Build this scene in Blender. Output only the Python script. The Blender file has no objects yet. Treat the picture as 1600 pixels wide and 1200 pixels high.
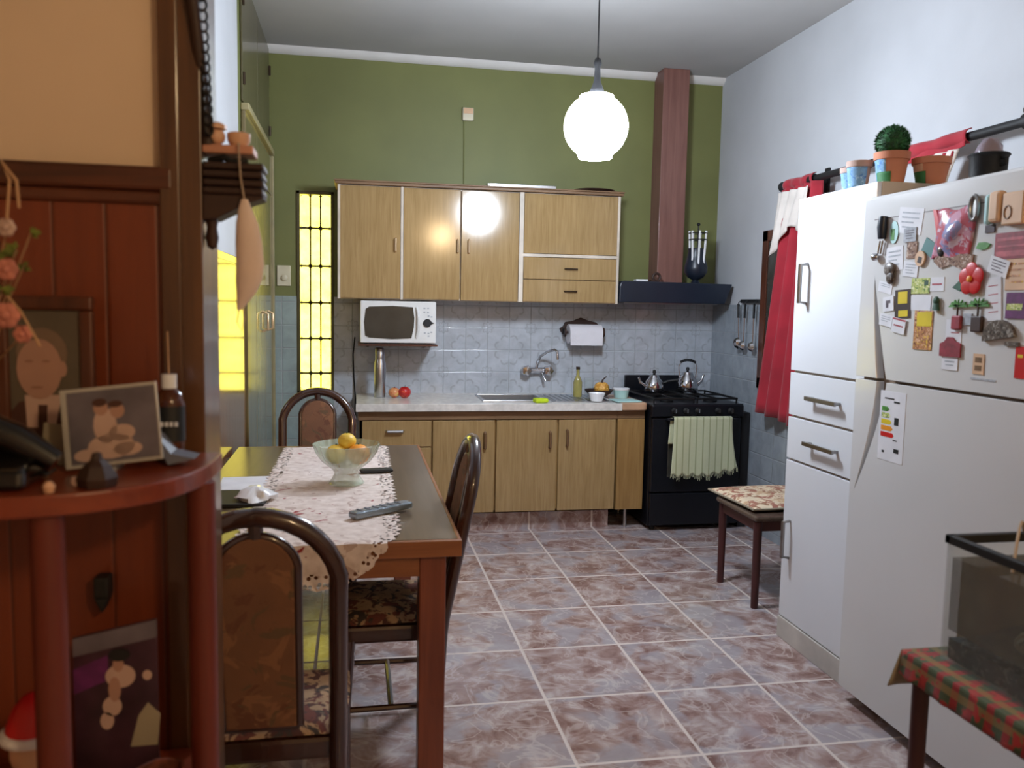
import bpy, bmesh, math, random
from mathutils import Vector, Matrix
random.seed(7)
PI = math.pi
col = bpy.context.scene.collection
sc = bpy.context.scene

# ------------------------------------------------------------------ camera, world, exposure
F = 1299.5; YAW, PITCH, ROLL = .18769, -.09341, .0193
fw = Vector((math.sin(YAW)*math.cos(PITCH), math.cos(YAW)*math.cos(PITCH), math.sin(PITCH)))
rt = Vector((math.cos(YAW), -math.sin(YAW), 0)); up = rt.cross(fw)
r2 = math.cos(ROLL)*rt + math.sin(ROLL)*up; u2 = -math.sin(ROLL)*rt + math.cos(ROLL)*up
cam = bpy.data.cameras.new('camera'); camo = bpy.data.objects.new('camera', cam); col.objects.link(camo)
m = Matrix((r2, u2, -fw)).transposed().to_4x4(); m.translation = Vector((0, 0, 1.45)); camo.matrix_world = m
cam.sensor_width = 36; cam.lens = F/1600*36; cam.clip_start = .02
cam.dof.use_dof = True; cam.dof.focus_distance = 4.8; cam.dof.aperture_fstop = 4.2
sc.camera = camo
w = bpy.data.worlds.new('world'); sc.world = w; w.use_nodes = True
w.node_tree.nodes['Background'].inputs[0].default_value = (.5, .55, .7, 1)
w.node_tree.nodes['Background'].inputs[1].default_value = .05
sc.view_settings.view_transform = 'Standard'; sc.view_settings.look = 'None'
sc.view_settings.exposure = 0.0; sc.view_settings.gamma = 1
GLOBE = 150.0      # kitchen globe radiance
WARM = 155.0        # living room globe radiance
WINDOW = 4.5

# ------------------------------------------------------------------ materials
def lin(c):
    return tuple(((v/255)/12.92 if v/255 <= .04045 else ((v/255+.055)/1.055)**2.4) for v in c[:3]) + (1,)
class NT:
    def __init__(s, name):
        s.m = bpy.data.materials.new(name); s.m.use_nodes = True
        s.t = s.m.node_tree; s.b = s.t.nodes['Principled BSDF']
        s.tc = s.t.nodes.new('ShaderNodeTexCoord'); s.O = s.tc.outputs['Object']
    def n(s, kind, **kw):
        x = s.t.nodes.new('ShaderNode'+kind)
        for k, v in kw.items(): setattr(x, k, v)
        return x
    def l(s, a, b): s.t.links.new(a, b)
    def math(s, op, a, b=None, c=None, clamp=False):
        x = s.n('Math', operation=op, use_clamp=clamp)
        for i, v in enumerate((a, b, c)):
            if v is None: continue
            if isinstance(v, (int, float)): x.inputs[i].default_value = v
            else: s.l(v, x.inputs[i])
        return x.outputs[0]
    def xyz(s, v=None):
        x = s.n('SeparateXYZ'); s.l(v or s.O, x.inputs[0]); return x.outputs
    def noise(s, scale=5, detail=3, stretch=(1, 1, 1), rough=.5, dist=0, vec=None):
        mp = s.n('Mapping'); s.l(vec or s.O, mp.inputs[0]); mp.inputs['Scale'].default_value = stretch
        x = s.n('TexNoise'); s.l(mp.outputs[0], x.inputs['Vector'])
        x.inputs['Scale'].default_value = scale; x.inputs['Detail'].default_value = detail
        x.inputs['Roughness'].default_value = rough; x.inputs['Distortion'].default_value = dist
        return x.outputs[0]
    def ramp(s, fac, stops, mode='LINEAR'):
        x = s.n('ValToRGB'); s.l(fac, x.inputs[0]); cr = x.color_ramp; cr.interpolation = mode
        while len(cr.elements) < len(stops): cr.elements.new(.5)
        for e, (p, c) in zip(cr.elements, stops): e.position = p; e.color = lin(c)
        return x.outputs[0]
    def mix(s, fac, a, b, blend='MIX'):
        x = s.n('Mix', data_type='RGBA', blend_type=blend)
        for i, v in ((0, fac), (6, a), (7, b)):
            if isinstance(v, (int, float)): x.inputs[i].default_value = v
            elif isinstance(v, tuple): x.inputs[i].default_value = lin(v)
            else: s.l(v, x.inputs[i])
        return x.outputs[2]
    def bump(s, h, strength=.2, dist=.01):
        x = s.n('Bump'); x.inputs['Strength'].default_value = strength; x.inputs['Distance'].default_value = dist
        s.l(h, x.inputs['Height']); s.l(x.outputs[0], s.b.inputs['Normal'])
    def col(s, c): s.l(c, s.b.inputs['Base Color'])
    def set(s, rough=.5, metal=0, spec=.5, coat=0, croug=.08, trans=0, sheen=0):
        i = s.b.inputs
        i['Roughness'].default_value = rough; i['Metallic'].default_value = metal
        i['Specular IOR Level'].default_value = spec; i['Coat Weight'].default_value = coat
        i['Coat Roughness'].default_value = croug; i['Transmission Weight'].default_value = trans
        i['Sheen Weight'].default_value = sheen
def mat(name, c, rough=.5, metal=0, spec=.5, coat=0, croug=.08, var=.08, scale=6, stretch=(1, 1, 1), bump=0, bscale=60, trans=0, sheen=0):
    t = NT(name); f = t.noise(scale, 3, stretch)
    a = tuple(max(0, v*(1-var)) for v in c); b = tuple(min(255, v*(1+var)) for v in c)
    t.col(t.ramp(f, [(.3, a), (.7, b)])); t.set(rough, metal, spec, coat, croug, trans, sheen)
    if bump: t.bump(t.noise(bscale, 3), bump)
    return t.m
def woodmat(name, a, b, axis='z', rough=.4, coat=0, scale=30, croug=.08, bump=.05):
    st = {'x': (.06, 1, 1), 'y': (1, .06, 1), 'z': (1, 1, .06)}[axis]
    t = NT(name); f = t.noise(scale, 4, st, .6, .6); g = t.noise(3, 2)
    f = t.math('ADD', t.math('MULTIPLY', f, .75), t.math('MULTIPLY', g, .25))
    t.col(t.ramp(f, [(.35, a), (.65, b)])); t.set(rough, 0, .5, coat, croug); t.bump(f, bump, .004)
    return t.m
def modgrid(t, v, off, pitch):   # signed distance from the nearest joint, and cell id
    q = t.math('DIVIDE', t.math('SUBTRACT', v, off), pitch)
    fr = t.math('FRACT', q)
    d = t.math('MULTIPLY', t.math('MINIMUM', fr, t.math('SUBTRACT', 1.0, fr)), pitch)
    return d, t.math('FLOOR', q), fr
def smooth(t, v, a, b):
    x = t.n('MapRange', interpolation_type='SMOOTHSTEP'); t.l(v, x.inputs[0])
    x.inputs[1].default_value = a; x.inputs[2].default_value = b
    return x.outputs[0]

def thin_glass(name, c, alpha, rough=.03, coat=0):
    t = NT(name); t.col(t.ramp(t.noise(12, 2), [(.3, tuple(v*.9 for v in c)), (.7, c)])); t.set(rough, 0, .5, coat)
    t.b.inputs['Alpha'].default_value = alpha; return t.m
M = {}
def floor_mat(name):
    t = NT(name); g = t.n('NewGeometry').outputs['Position']; X, Y, Z = t.xyz(g)
    dx, ix, _ = modgrid(t, X, .697, .4255); dy, iy, _ = modgrid(t, Y, 2.433, .4505)
    d = t.math('MINIMUM', dx, dy)
    cell = t.n('CombineXYZ'); t.l(ix, cell.inputs[0]); t.l(iy, cell.inputs[1])
    wn = t.n('TexWhiteNoise'); t.l(cell.outputs[0], wn.inputs[0])
    off = t.n('VectorMath', operation='MULTIPLY_ADD'); t.l(wn.outputs['Color'], off.inputs[0])
    off.inputs[1].default_value = (9, 9, 9); t.l(g, off.inputs[2])
    v = off.outputs[0]
    n1 = t.noise(9, 4, (1, 1, 1), .6, .6, v); n2 = t.noise(5, 3, (1, 1, 1), .5, .5, v); n3 = t.noise(6, 3, (1, 1, 1), .5, 1.2, v)
    c = t.ramp(n1, [(.32, (124, 92, 84)), (.45, (152, 124, 118)), (.56, (174, 154, 150)), (.70, (202, 190, 188))])
    c = t.mix(t.math('MULTIPLY', smooth(t, n2, .48, .62), .75), c, (164, 158, 164))
    vein = smooth(t, t.math('ABSOLUTE', t.math('SUBTRACT', n3, .5)), .035, .0)
    c = t.mix(t.math('MULTIPLY', vein, .35), c, (220, 206, 200))
    gm = smooth(t, d, .0085, .003)
    c = t.mix(gm, c, (212, 198, 190)); t.col(c)
    t.set(.22, 0, .5); rr = t.math('MULTIPLY_ADD', gm, .4, .2); t.l(rr, t.b.inputs['Roughness'])
    t.bump(t.math('MULTIPLY_ADD', n1, .25, t.math('MULTIPLY', smooth(t, d, .001, .006), 1.0)), .25, .003)
    return t.m
def walltile_mat(name, horiz='X', base=(182, 188, 196), pat=True):
    t = NT(name); g = t.n('NewGeometry').outputs['Position']; P = dict(zip('XYZ', t.xyz(g)))
    H, Z = P[horiz], P['Z']
    dx, ix, fx = modgrid(t, H, .605, .155); dz, iz, fz = modgrid(t, Z, .985, .155)
    d = t.math('MINIMUM', dx, dz)
    n = t.noise(9, 4, (1, 1, 1), .6, .5, g)
    c = t.ramp(n, [(.3, tuple(v*.93 for v in base)), (.7, tuple(min(255, v*1.06) for v in base))])
    if pat:
        # rings centred on every other joint, small flowers between them
        def cen(off):
            a, _, f1 = modgrid(t, H, off[0], .31); b, _, f2 = modgrid(t, Z, off[1], .31)
            return a, b, t.math('SQRT', t.math('ADD', t.math('MULTIPLY', a, a), t.math('MULTIPLY', b, b)))
        a, b, r = cen((.76, 1.14))
        ang = t.math('ARCTAN2', a, b)
        wob = t.math('MULTIPLY', t.math('COSINE', t.math('MULTIPLY', ang, 8)), .008)
        rr = t.math('ADD', r, wob)
        ring = smooth(t, t.math('ABSOLUTE', t.math('SUBTRACT', rr, .098)), .010, .003)
        gate = smooth(t, t.math('ABSOLUTE', t.math('SINE', t.math('MULTIPLY', ang, 4))), .15, .6)
        a2, b2, r2_ = cen((.605, .985))
        ang2 = t.math('ARCTAN2', a2, b2)
        pr_ = t.math('ADD', .026, t.math('MULTIPLY', t.math('ABSOLUTE', t.math('COSINE', t.math('MULTIPLY', ang2, 4))), .014))
        fl = smooth(t, t.math('ABSOLUTE', t.math('SUBTRACT', r2_, pr_)), .007, .002)
        dotc = smooth(t, r2_, .010, .006)
        msk = t.math('MAXIMUM', t.math('MULTIPLY', ring, gate), t.math('MAXIMUM', fl, dotc))
        c = t.mix(t.math('MULTIPLY', msk, .34), c, (128, 126, 128))
    c = t.mix(smooth(t, d, .0024, .0010), c, (162, 166, 170)); t.col(c)
    t.set(.09, 0, .5); t.bump(smooth(t, d, .0, .006), .5, .004)
    return t.m
def plank_mat(name, horiz, a, b, pitch=.1, coat=.5, rough=.35):
    t = NT(name); g = t.n('NewGeometry').outputs['Position']; P = dict(zip('XYZ', t.xyz(g)))
    d, i, _ = modgrid(t, P[horiz], .0, pitch)
    wn = t.n('TexWhiteNoise', noise_dimensions='1D'); t.l(i, wn.inputs['W'])
    f = t.noise(26, 4, (1, 1, .05), .6, .7, g)
    f = t.math('ADD', t.math('MULTIPLY', f, .6), t.math('MULTIPLY', wn.outputs['Value'], .4))
    c = t.ramp(f, [(.25, a), (.7, b)]); gr = smooth(t, d, .0025, .0008)
    c = t.mix(t.math('MULTIPLY', gr, .6), c, tuple(v*.4 for v in a)); t.col(c)
    t.set(rough, 0, .5, coat, .12); t.bump(t.math('MULTIPLY_ADD', f, .15, smooth(t, d, .0, .005)), .35, .004)
    return t.m
def blotch(name, base, cols, scale=14, rough=.8, sheen=0):
    t = NT(name); c = t.ramp(t.noise(scale*1.5, 2), [(.3, tuple(v*.92 for v in base)), (.7, base)])
    for k, cc in enumerate(cols):
        n = t.noise(scale*(1+.13*k), 2.5, (1, 1, 1), .6, 1.2+k*.7)
        x = t.n('VectorMath', operation='ADD'); x.inputs[1].default_value = (k*3.7+1, k*5.1, k*2.3); t.l(t.O, x.inputs[0])
        n = t.noise(scale*(1+.17*k), 3, (1, 1, 1), .6, 1.0, x.outputs[0])
        c = t.mix(smooth(t, n, .55, .60), c, cc)
    t.col(c); t.set(rough, sheen=sheen); t.bump(t.noise(150, 2), .15, .003)
    return t.m
def stripes(name, axis, base, dark, pitch=.03, w_=.006, rough=.9):
    t = NT(name); P = dict(zip('XYZ', t.xyz())); d, i, _ = modgrid(t, P[axis], 0, pitch)
    c = t.mix(smooth(t, d, w_, w_*.4), base, dark); c = t.mix(t.math('MULTIPLY', t.noise(50, 2), .25), c, tuple(v*.8 for v in base))
    t.col(c); t.set(rough, sheen=.3); t.bump(t.noise(220, 2), .25, .003); return t.m
def plaid(name):
    t = NT(name); X, Y, Z = t.xyz()
    d1, _, _ = modgrid(t, Y, 0, .045); d2, _, _ = modgrid(t, t.math('ADD', X, Z), 0, .05)
    c = t.mix(smooth(t, d1, .008, .010), (150, 22, 24), (62, 78, 44)); c = t.mix(t.math('MULTIPLY', smooth(t, d2, .010, .008), .6), c, (150, 120, 60))
    c = t.mix(smooth(t, t.noise(40, 2), .55, .62), c, (172, 36, 32)); t.col(c); t.set(.85, sheen=.2); return t.m
def emis(name, c, s, c2=None):
    t = NT(name); f = t.noise(14, 3)
    cc = t.ramp(f, [(.3, c), (.7, c2 or c)]); t.col(cc); t.l(cc, t.b.inputs['Emission Color'])
    t.b.inputs['Emission Strength'].default_value = s; return t.m
def glassm(name, c=(235, 240, 238), rough=.03, ior=1.45):
    t = NT(name); t.col(t.ramp(t.noise(20, 2), [(.3, tuple(v*.95 for v in c)), (.7, c)])); t.set(rough, trans=1); t.b.inputs['IOR'].default_value = ior
    return t.m

M['floor'] = floor_mat('floor_ceramic_tile')
M['tile_back'] = walltile_mat('glazed_tile_back', 'X'); M['tile_plain'] = walltile_mat('glazed_tile_plain', 'X', (150, 166, 166), False)
M['tile_right'] = walltile_mat('glazed_tile_right', 'Y', (150, 158, 166), False)
M['green'] = mat('green_wall_paint', (113, 117, 68), .55, bump=.04, var=.05, scale=2)
M['white_wall'] = mat('white_wall_paint', (190, 192, 196), .7, bump=.05, var=.03, scale=2)
M['ceiling'] = mat('ceiling_paint', (170, 168, 166), .8, var=.03, scale=1.5)
M['beige'] = mat('beige_wall_paint', (222, 198, 172), .7, var=.03, scale=2, bump=.03)
M['cornice'] = mat('cornice_plaster', (214, 212, 208), .7, var=.02)
M['wainscot_front'] = plank_mat('varnished_planks_front', 'X', (96, 38, 16), (128, 58, 28), .078, .25, .45)
M['wainscot_side'] = plank_mat('varnished_planks_side', 'Y', (110, 62, 30), (150, 92, 48), .085, 1.0, .25)
M['dark_wood'] = woodmat('dark_molding_wood', (60, 28, 14), (96, 48, 26), 'z', .4, .3)
M['dark_wood_x'] = woodmat('dark_molding_wood_x', (60, 28, 14), (96, 48, 26), 'x', .4, .3)
M['post'] = woodmat('varnished_post_wood', (70, 42, 24), (104, 68, 40), 'z', .35, .6, croug=.15)
M['loft'] = woodmat('dark_olive_loft_wood', (78, 72, 50), (96, 90, 64), 'z', .35, .4, 20)
M['casing'] = mat('olive_cream_casing', (158, 148, 112), .4)
M['closet'] = woodmat('pale_closet_wood', (104, 90, 56), (130, 116, 76), 'z', .3, 1.0, 24, .05)
M['laminate'] = woodmat('woodgrain_laminate', (148, 121, 80), (170, 142, 98), 'z', .13, 0, 60, .1, .01)
M['laminate_side'] = woodmat('woodgrain_laminate_side', (142, 108, 62), (164, 130, 80), 'z', .35, .2, 60, .1, .02)
M['cream_paint'] = mat('cream_cabinet_paint', (206, 194, 178), .45)
M['brown_rail'] = woodmat('brown_rail_wood', (110, 82, 56), (134, 104, 74), 'x', .5)
M['steel'] = mat('brushed_steel', (190, 192, 196), .28, 1, var=.04, stretch=(1, 10, 10), scale=20)
M['counter'] = mat('pale_stone_counter', (214, 210, 204), .2, var=.06, scale=25)
M['chrome'] = mat('chrome', (200, 200, 204), .1, 1, var=.02)
M['pewter'] = mat('satin_nickel', (150, 148, 146), .3, 1, var=.04)
M['handle_brown'] = mat('brown_handle_plastic', (112, 84, 58), .4, var=.05)
M['dark_metal'] = mat('dark_handle_metal', (70, 56, 44), .35, .7, var=.05)
M['gold'] = mat('pale_gold_metal', (214, 186, 150), .3, .6, var=.04)
M['black_enamel'] = mat('black_enamel', (17, 19, 25), .3, spec=.35, var=.1)
M['black'] = mat('matte_black', (22, 22, 24), .6, var=.1)
M['iron'] = mat('cast_iron', (20, 20, 22), .5, .3, var=.15, bump=.2)
M['hood'] = mat('dark_blue_enamel', (26, 34, 48), .35, var=.06)
M['flue'] = woodmat('reddish_boxing_wood', (112, 74, 66), (132, 92, 82), 'z', .5, .1)
M['white_enamel'] = mat('white_enamel', (214, 214, 214), .18, coat=.4, var=.012, scale=1.5)
M['pantry'] = mat('white_laminate', (222, 224, 228), .25, coat=.2, var=.012, scale=1.5)
M['pantry_side'] = mat('cream_side_panel', (200, 182, 160), .5, var=.03)
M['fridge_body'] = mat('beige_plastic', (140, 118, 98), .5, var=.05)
M['plinth_white'] = mat('dull_white_plinth', (196, 190, 182), .5)
M['seam'] = mat('grey_seam', (112, 106, 104), .6)
M['white_plastic'] = mat('white_plastic', (224, 224, 222), .3, var=.02)
M['dark_glass'] = mat('dark_tinted_glass', (62, 60, 54), .12, spec=.6, var=.1)
M['tabletop'] = woodmat('grey_brown_tabletop', (84, 68, 50), (104, 86, 66), 'y', .3, .3, 22, .2)
M['table_edge'] = woodmat('table_edge_wood', (128, 76, 44), (156, 98, 60), 'x', .4, .1)
M['table_leg'] = woodmat('table_leg_wood', (112, 56, 38), (138, 74, 50), 'z', .4, .2)
M['chair_wood'] = woodmat('glossy_brown_bentwood', (44, 22, 15), (66, 36, 26), 'z', .25, .8, 20, .06)
M['chair_fabric'] = blotch('worn_brown_tapestry', (122, 82, 56), [(104, 64, 44), (134, 92, 62), (100, 76, 52)], 9)
M['seat_fabric'] = blotch('floral_seat_fabric', (172, 138, 102), [(78, 42, 32), (104, 52, 38), (60, 48, 40)], 14)
M['red_wood'] = woodmat('cherry_shelf_wood', (88, 30, 18), (114, 44, 26), 'z', .5, .1, 20, .15)
M['red_wood_x'] = woodmat('cherry_shelf_wood_x', (110, 42, 22), (138, 60, 32), 'x', .35, .25, 20, .12)
M['stool_leg'] = mat('dark_red_leg_paint', (70, 34, 34), .4, var=.1)
M['stool_seat'] = woodmat('worn_dark_seat', (60, 46, 40), (104, 88, 74), 'y', .4, .3)
M['cushion'] = blotch('floral_cushion', (226, 206, 176), [(150, 110, 84), (196, 162, 128), (160, 104, 86)], 12)
M['red_cloth'] = mat('red_cloth', (160, 30, 46), .85, var=.08, sheen=.2, bump=.1, bscale=200)
M['cream_lace'] = mat('cream_lace', (220, 212, 204), .9, var=.06, bump=.2, bscale=120)
M['terracotta'] = mat('terracotta', (196, 128, 98), .8, var=.06, bump=.05)
M['blue_paint'] = blotch('blue_painted_clay', (132, 176, 214), [(90, 136, 196), (170, 205, 230)], 40)
M['green_paint'] = mat('green_painted_clay', (50, 120, 66), .6)
M['topiary'] = mat('artificial_grass', (24, 74, 34), .7, var=.35, scale=60)
M['red'] = mat('red_plastic', (200, 24, 30), .4); M['yellow'] = mat('yellow_print', (220, 196, 40), .5)
M['paper'] = mat('white_paper', (222, 222, 226), .8, var=.03, scale=12); M['paper_grey'] = mat('grey_print', (172, 176, 182), .8, var=.1, scale=60)
M['teal'] = mat('teal_print', (92, 136, 134), .7); M['brown_print'] = blotch('brown_print', (150, 118, 98), [(92, 62, 50), (196, 176, 160)], 70)
M['leaf'] = mat('leaf_green', (70, 130, 50), .6, var=.2, scale=30); M['leaf_dark'] = mat('dark_leaf', (40, 78, 56), .6, var=.2, scale=30)
M['purple'] = mat('purple_print', (96, 34, 92), .6, var=.15, scale=40); M['maroon'] = mat('maroon_print', (136, 44, 56), .6, var=.15, scale=40)
M['pinkred'] = mat('rose_print', (170, 80, 88), .6, var=.15, scale=40); M['beige_box'] = mat('beige_card', (214, 176, 140), .6)
M['grey_brown'] = blotch('grey_brown_resin', (96, 84, 76), [(50, 42, 38), (150, 146, 140)], 60, .4); M['foodprint'] = blotch('food_print', (190, 130, 84), [(222, 180, 60), (110, 60, 34), (220, 176, 140)], 60, .5)
M['candy'] = blotch('shiny_candy_wrap', (196, 96, 112), [(200, 150, 170), (140, 140, 180), (214, 190, 204)], 12, .2)
M['light_green_print'] = blotch('green_yellow_print', (196, 206, 120), [(90, 130, 60), (226, 226, 180)], 60)
M['lime'] = mat('lime_sponge', (190, 214, 40), .9, bump=.3)
M['oil'] = thin_glass('olive_oil_glass', (176, 166, 84), .7, .1); M['clear'] = thin_glass('clear_glass', (190, 204, 204), .16)
M['bowl_glass'] = thin_glass('pressed_green_glass', (206, 222, 200), .42, .08)
M['orange'] = mat('orange_peel', (236, 150, 40), .45, var=.1, bump=.15, bscale=120); M['lemon'] = mat('yellow_orange_peel', (236, 196, 70), .45, bump=.15, bscale=120)
M['apple_red'] = blotch('red_apple_skin', (196, 40, 40), [(214, 90, 60)], 22, .3); M['apple_yellow'] = blotch('blush_apple_skin', (226, 150, 100), [(214, 90, 70), (232, 190, 110)], 20, .3)
M['gourd'] = blotch('gourd_skin', (206, 146, 56), [(150, 120, 40), (226, 176, 90)], 20, .5)
M['ceramic'] = mat('white_ceramic', (232, 234, 238), .15, coat=.3, var=.01); M['turq'] = mat('pale_turquoise_plastic', (170, 210, 208), .5)
M['paper_towel'] = mat('paper_towel', (224, 222, 228), .95, var=.02, bump=.3, bscale=150)
M['dish_towel'] = stripes('striped_dish_towel', 'X', (200, 204, 168), (160, 166, 126), .045, .006)
M['plaid'] = plaid('holiday_plaid'); M['felt'] = mat('cloth_lining', (150, 140, 120), .9)
M['gravel'] = blotch('aquarium_gravel', (40, 52, 58), [(20, 26, 34), (90, 100, 90)], 50); M['stone'] = blotch('aquarium_stone', (150, 136, 100), [(90, 80, 60), (176, 180, 150)], 26)
M['water'] = thin_glass('aquarium_water', (92, 88, 72), .45); M['tank_back'] = mat('algae_backing', (128, 112, 84), .6, var=.25, scale=9)
M['silver_wrap'] = mat('grey_remote_plastic', (128, 142, 154), .2, .2, coat=.6, bump=.2, bscale=90)
M['portrait_bg'] = mat('portrait_backdrop', (92, 82, 70), .6); M['skin'] = mat('printed_skin', (170, 130, 114), .6, var=.06); M['skin_shade'] = mat('printed_features', (146, 106, 90), .6, var=.06); M['suit'] = mat('printed_suit', (70, 38, 30), .6); M['hair'] = mat('printed_hair', (120, 98, 82), .6)
M['photo_blue'] = mat('printed_grey_blue', (100, 94, 104), .3, var=.15, scale=14); M['pale_print'] = mat('printed_pale_clothes', (190, 160, 148), .4); M['photo_dark'] = mat('printed_dark_purple', (58, 36, 48), .3, var=.3, scale=12)
M['acrylic'] = mat('clear_frame_edge', (176, 172, 166), .2)
M['amber'] = mat('brown_bottle_glass', (92, 46, 24), .1, trans=.3); M['black_label'] = mat('black_label', (20, 20, 18), .5)
M['phone'] = mat('black_phone_plastic', (12, 11, 12), .22, coat=.5, var=.05)
M['umber'] = mat('dark_brown_clay', (48, 26, 18), .6, var=.2); M['bluegrey'] = mat('blue_grey_paper', (104, 108, 122), .5)
M['pink'] = mat('pink_petals', (190, 120, 104), .8, var=.15, scale=30); M['olive_leaf'] = mat('olive_leaves', (100, 110, 44), .8, var=.2, scale=30); M['straw'] = mat('straw_ribbon', (190, 150, 110), .8)
M['rope'] = mat('pale_string', (180, 160, 140), .9); M['bag_plastic'] = thin_glass('lilac_plastic_film', (176, 160, 172), .75, .2)
M['clay_grey'] = mat('greyish_clay', (186, 158, 146), .8, var=.06)
M['bag'] = mat('pinkish_cloth_bag', (226, 206, 196), .85, var=.05, bump=.1)
M['wicker'] = mat('brown_wicker', (96, 46, 26), .7, var=.3, scale=50, bump=.4)
M['tan'] = mat('tan_worktop_wood', (190, 152, 122), .4)
M['salmon'] = mat('salmon_board', (196, 140, 116), .6); M['peach'] = mat('peach_ceramic', (214, 170, 140), .5, var=.06)
M['window_glass'] = emis('yellow_lit_glass', (255, 234, 84), WINDOW, (255, 240, 110))
M['window_frame'] = mat('olive_window_frame', (70, 64, 30), .5)
M['switch'] = mat('ivory_plastic', (206, 200, 176), .4)
M['globe'] = emis('lit_opal_globe', (228, 240, 255), GLOBE); M['globe_warm'] = emis('lit_warm_globe', (255, 218, 166), WARM)
M['towel_inner'] = mat('cardboard', (150, 120, 90), .9)

# ------------------------------------------------------------------ mesh helpers
class MB:
    def __init__(s): s.b = bmesh.new()
    def _m(s, fs, mi):
        for f in fs: f.material_index = mi
    def box(s, x0, x1, y0, y1, z0, z1, mi=0, rot=None, rz=0):
        g = bmesh.ops.create_cube(s.b, size=1); vs = g['verts']
        c = Vector(((x0+x1)/2, (y0+y1)/2, (z0+z1)/2)); d = (abs(x1-x0), abs(y1-y0), abs(z1-z0))
        R = rot if rot is not None else Matrix.Rotation(rz, 3, 'Z')
        for v in vs: v.co = R @ Vector([v.co[i]*d[i] for i in range(3)]) + c
        s._m({f for v in vs for f in v.link_faces}, mi); return s
    def prism(s, pts, axis, t0, t1, mi=0):
        def P(a, b, t): return {'x': (t, a, b), 'y': (a, t, b), 'z': (a, b, t)}[axis]
        A = [s.b.verts.new(P(a, b, t0)) for a, b in pts]; B = [s.b.verts.new(P(a, b, t1)) for a, b in pts]
        fs = [s.b.faces.new(A), s.b.faces.new(B[::-1])]
        n = len(pts)
        for i in range(n): fs.append(s.b.faces.new((A[i], B[i], B[(i+1) % n], A[(i+1) % n])))
        s._m(fs, mi); return s
    def lathe(s, prof, c=(0, 0, 0), seg=28, mi=0, axis='z', sx=1, sy=1, ripple=None):
        rings = []
        for k, (r, h) in enumerate(prof):
            ring = []
            for i in range(seg):
                a = 2*PI*i/seg; rr = r*(1+(ripple(a, k) if ripple else 0))
                p = (rr*math.cos(a)*sx, rr*math.sin(a)*sy, h)
                if axis == 'x': p = (p[2], p[0], p[1])
                if axis == 'y': p = (p[0], p[2], p[1])
                ring.append(s.b.verts.new((p[0]+c[0], p[1]+c[1], p[2]+c[2])))
            rings.append(ring)
        fs = []
        for a, b in zip(rings, rings[1:]):
            for i in range(seg): fs.append(s.b.faces.new((a[i], a[(i+1) % seg], b[(i+1) % seg], b[i])))
        if prof[0][0] > 1e-4: fs.append(s.b.faces.new(rings[0][::-1]))
        if prof[-1][0] > 1e-4: fs.append(s.b.faces.new(rings[-1]))
        s._m(fs, mi); return s
    def tube(s, pts, r, seg=10, mi=0, rr=None, flat=1, closed=False):
        pts = [Vector(p) for p in pts]; n = len(pts); rings = []; prev = None
        for i, p in enumerate(pts):
            if closed: t = (pts[(i+1) % n]-pts[i-1]).normalized()
            else: t = (pts[min(i+1, n-1)]-pts[max(i-1, 0)]).normalized()
            if prev is None:
                a = Vector((0, 0, 1)) if abs(t.z) < .9 else Vector((1, 0, 0)); u = t.cross(a).normalized()
            else: u = (prev - t*prev.dot(t)).normalized()
            prev = u; v = t.cross(u); q = rr[i] if rr else r
            rings.append([s.b.verts.new(p+(u*math.cos(2*PI*k/seg)*flat+v*math.sin(2*PI*k/seg))*q) for k in range(seg)])
        fs = []; R = rings+[rings[0]] if closed else rings
        for a, b in zip(R, R[1:]):
            for k in range(seg): fs.append(s.b.faces.new((a[k], a[(k+1) % seg], b[(k+1) % seg], b[k])))
        if not closed: fs += [s.b.faces.new(rings[0][::-1]), s.b.faces.new(rings[-1])]
        s._m(fs, mi); return s
    def ball(s, c, r, mi=0, seg=20, sc_=(1, 1, 1)):
        g = bmesh.ops.create_uvsphere(s.b, u_segments=seg, v_segments=max(6, seg//2), radius=r)
        for v in g['verts']: v.co = Vector((v.co.x*sc_[0]+c[0], v.co.y*sc_[1]+c[1], v.co.z*sc_[2]+c[2]))
        s._m({f for v in g['verts'] for f in v.link_faces}, mi); return s
    def grid(s, nu, nv, fn, mi=0, th=0):
        vs = [[s.b.verts.new(fn(u/nu, v/nv)) for v in range(nv+1)] for u in range(nu+1)]
        fs = [s.b.faces.new((vs[u][v], vs[u+1][v], vs[u+1][v+1], vs[u][v+1])) for u in range(nu) for v in range(nv)]
        s._m(fs, mi); return s
    def build(s, name, mats, parent=None, loc=None, smooth=False, bevel=0, solid=0, local=False, seg=2):
        bmesh.ops.recalc_face_normals(s.b, faces=s.b.faces[:])
        off = Vector((0, 0, 0))
        if not local:
            if parent is not None: off = wloc(parent)
            elif loc is not None: off = Vector(loc)
            elif len(s.b.verts):
                cs = [v.co for v in s.b.verts]
                off = Vector(((min(c.x for c in cs)+max(c.x for c in cs))/2, (min(c.y for c in cs)+max(c.y for c in cs))/2, min(c.z for c in cs)))
        for v in s.b.verts: v.co -= off
        me = bpy.data.meshes.new(name); s.b.to_mesh(me); s.b.free()
        o = bpy.data.objects.new(name, me); col.objects.link(o)
        for q in (mats if isinstance(mats, (list, tuple)) else [mats]): me.materials.append(M[q] if isinstance(q, str) else q)
        if parent is not None: o.parent = parent
        else: o.location = off
        if smooth:
            for p in me.polygons: p.use_smooth = True
            try: me.set_sharp_from_angle(angle=math.radians(42))
            except Exception: pass
        if solid:
            d = o.modifiers.new('thick', 'SOLIDIFY'); d.thickness = solid; d.offset = 0
        if bevel:
            d = o.modifiers.new('bevel', 'BEVEL'); d.width = bevel; d.segments = seg; d.limit_method = 'ANGLE'; d.angle_limit = math.radians(40)
        return o
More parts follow.
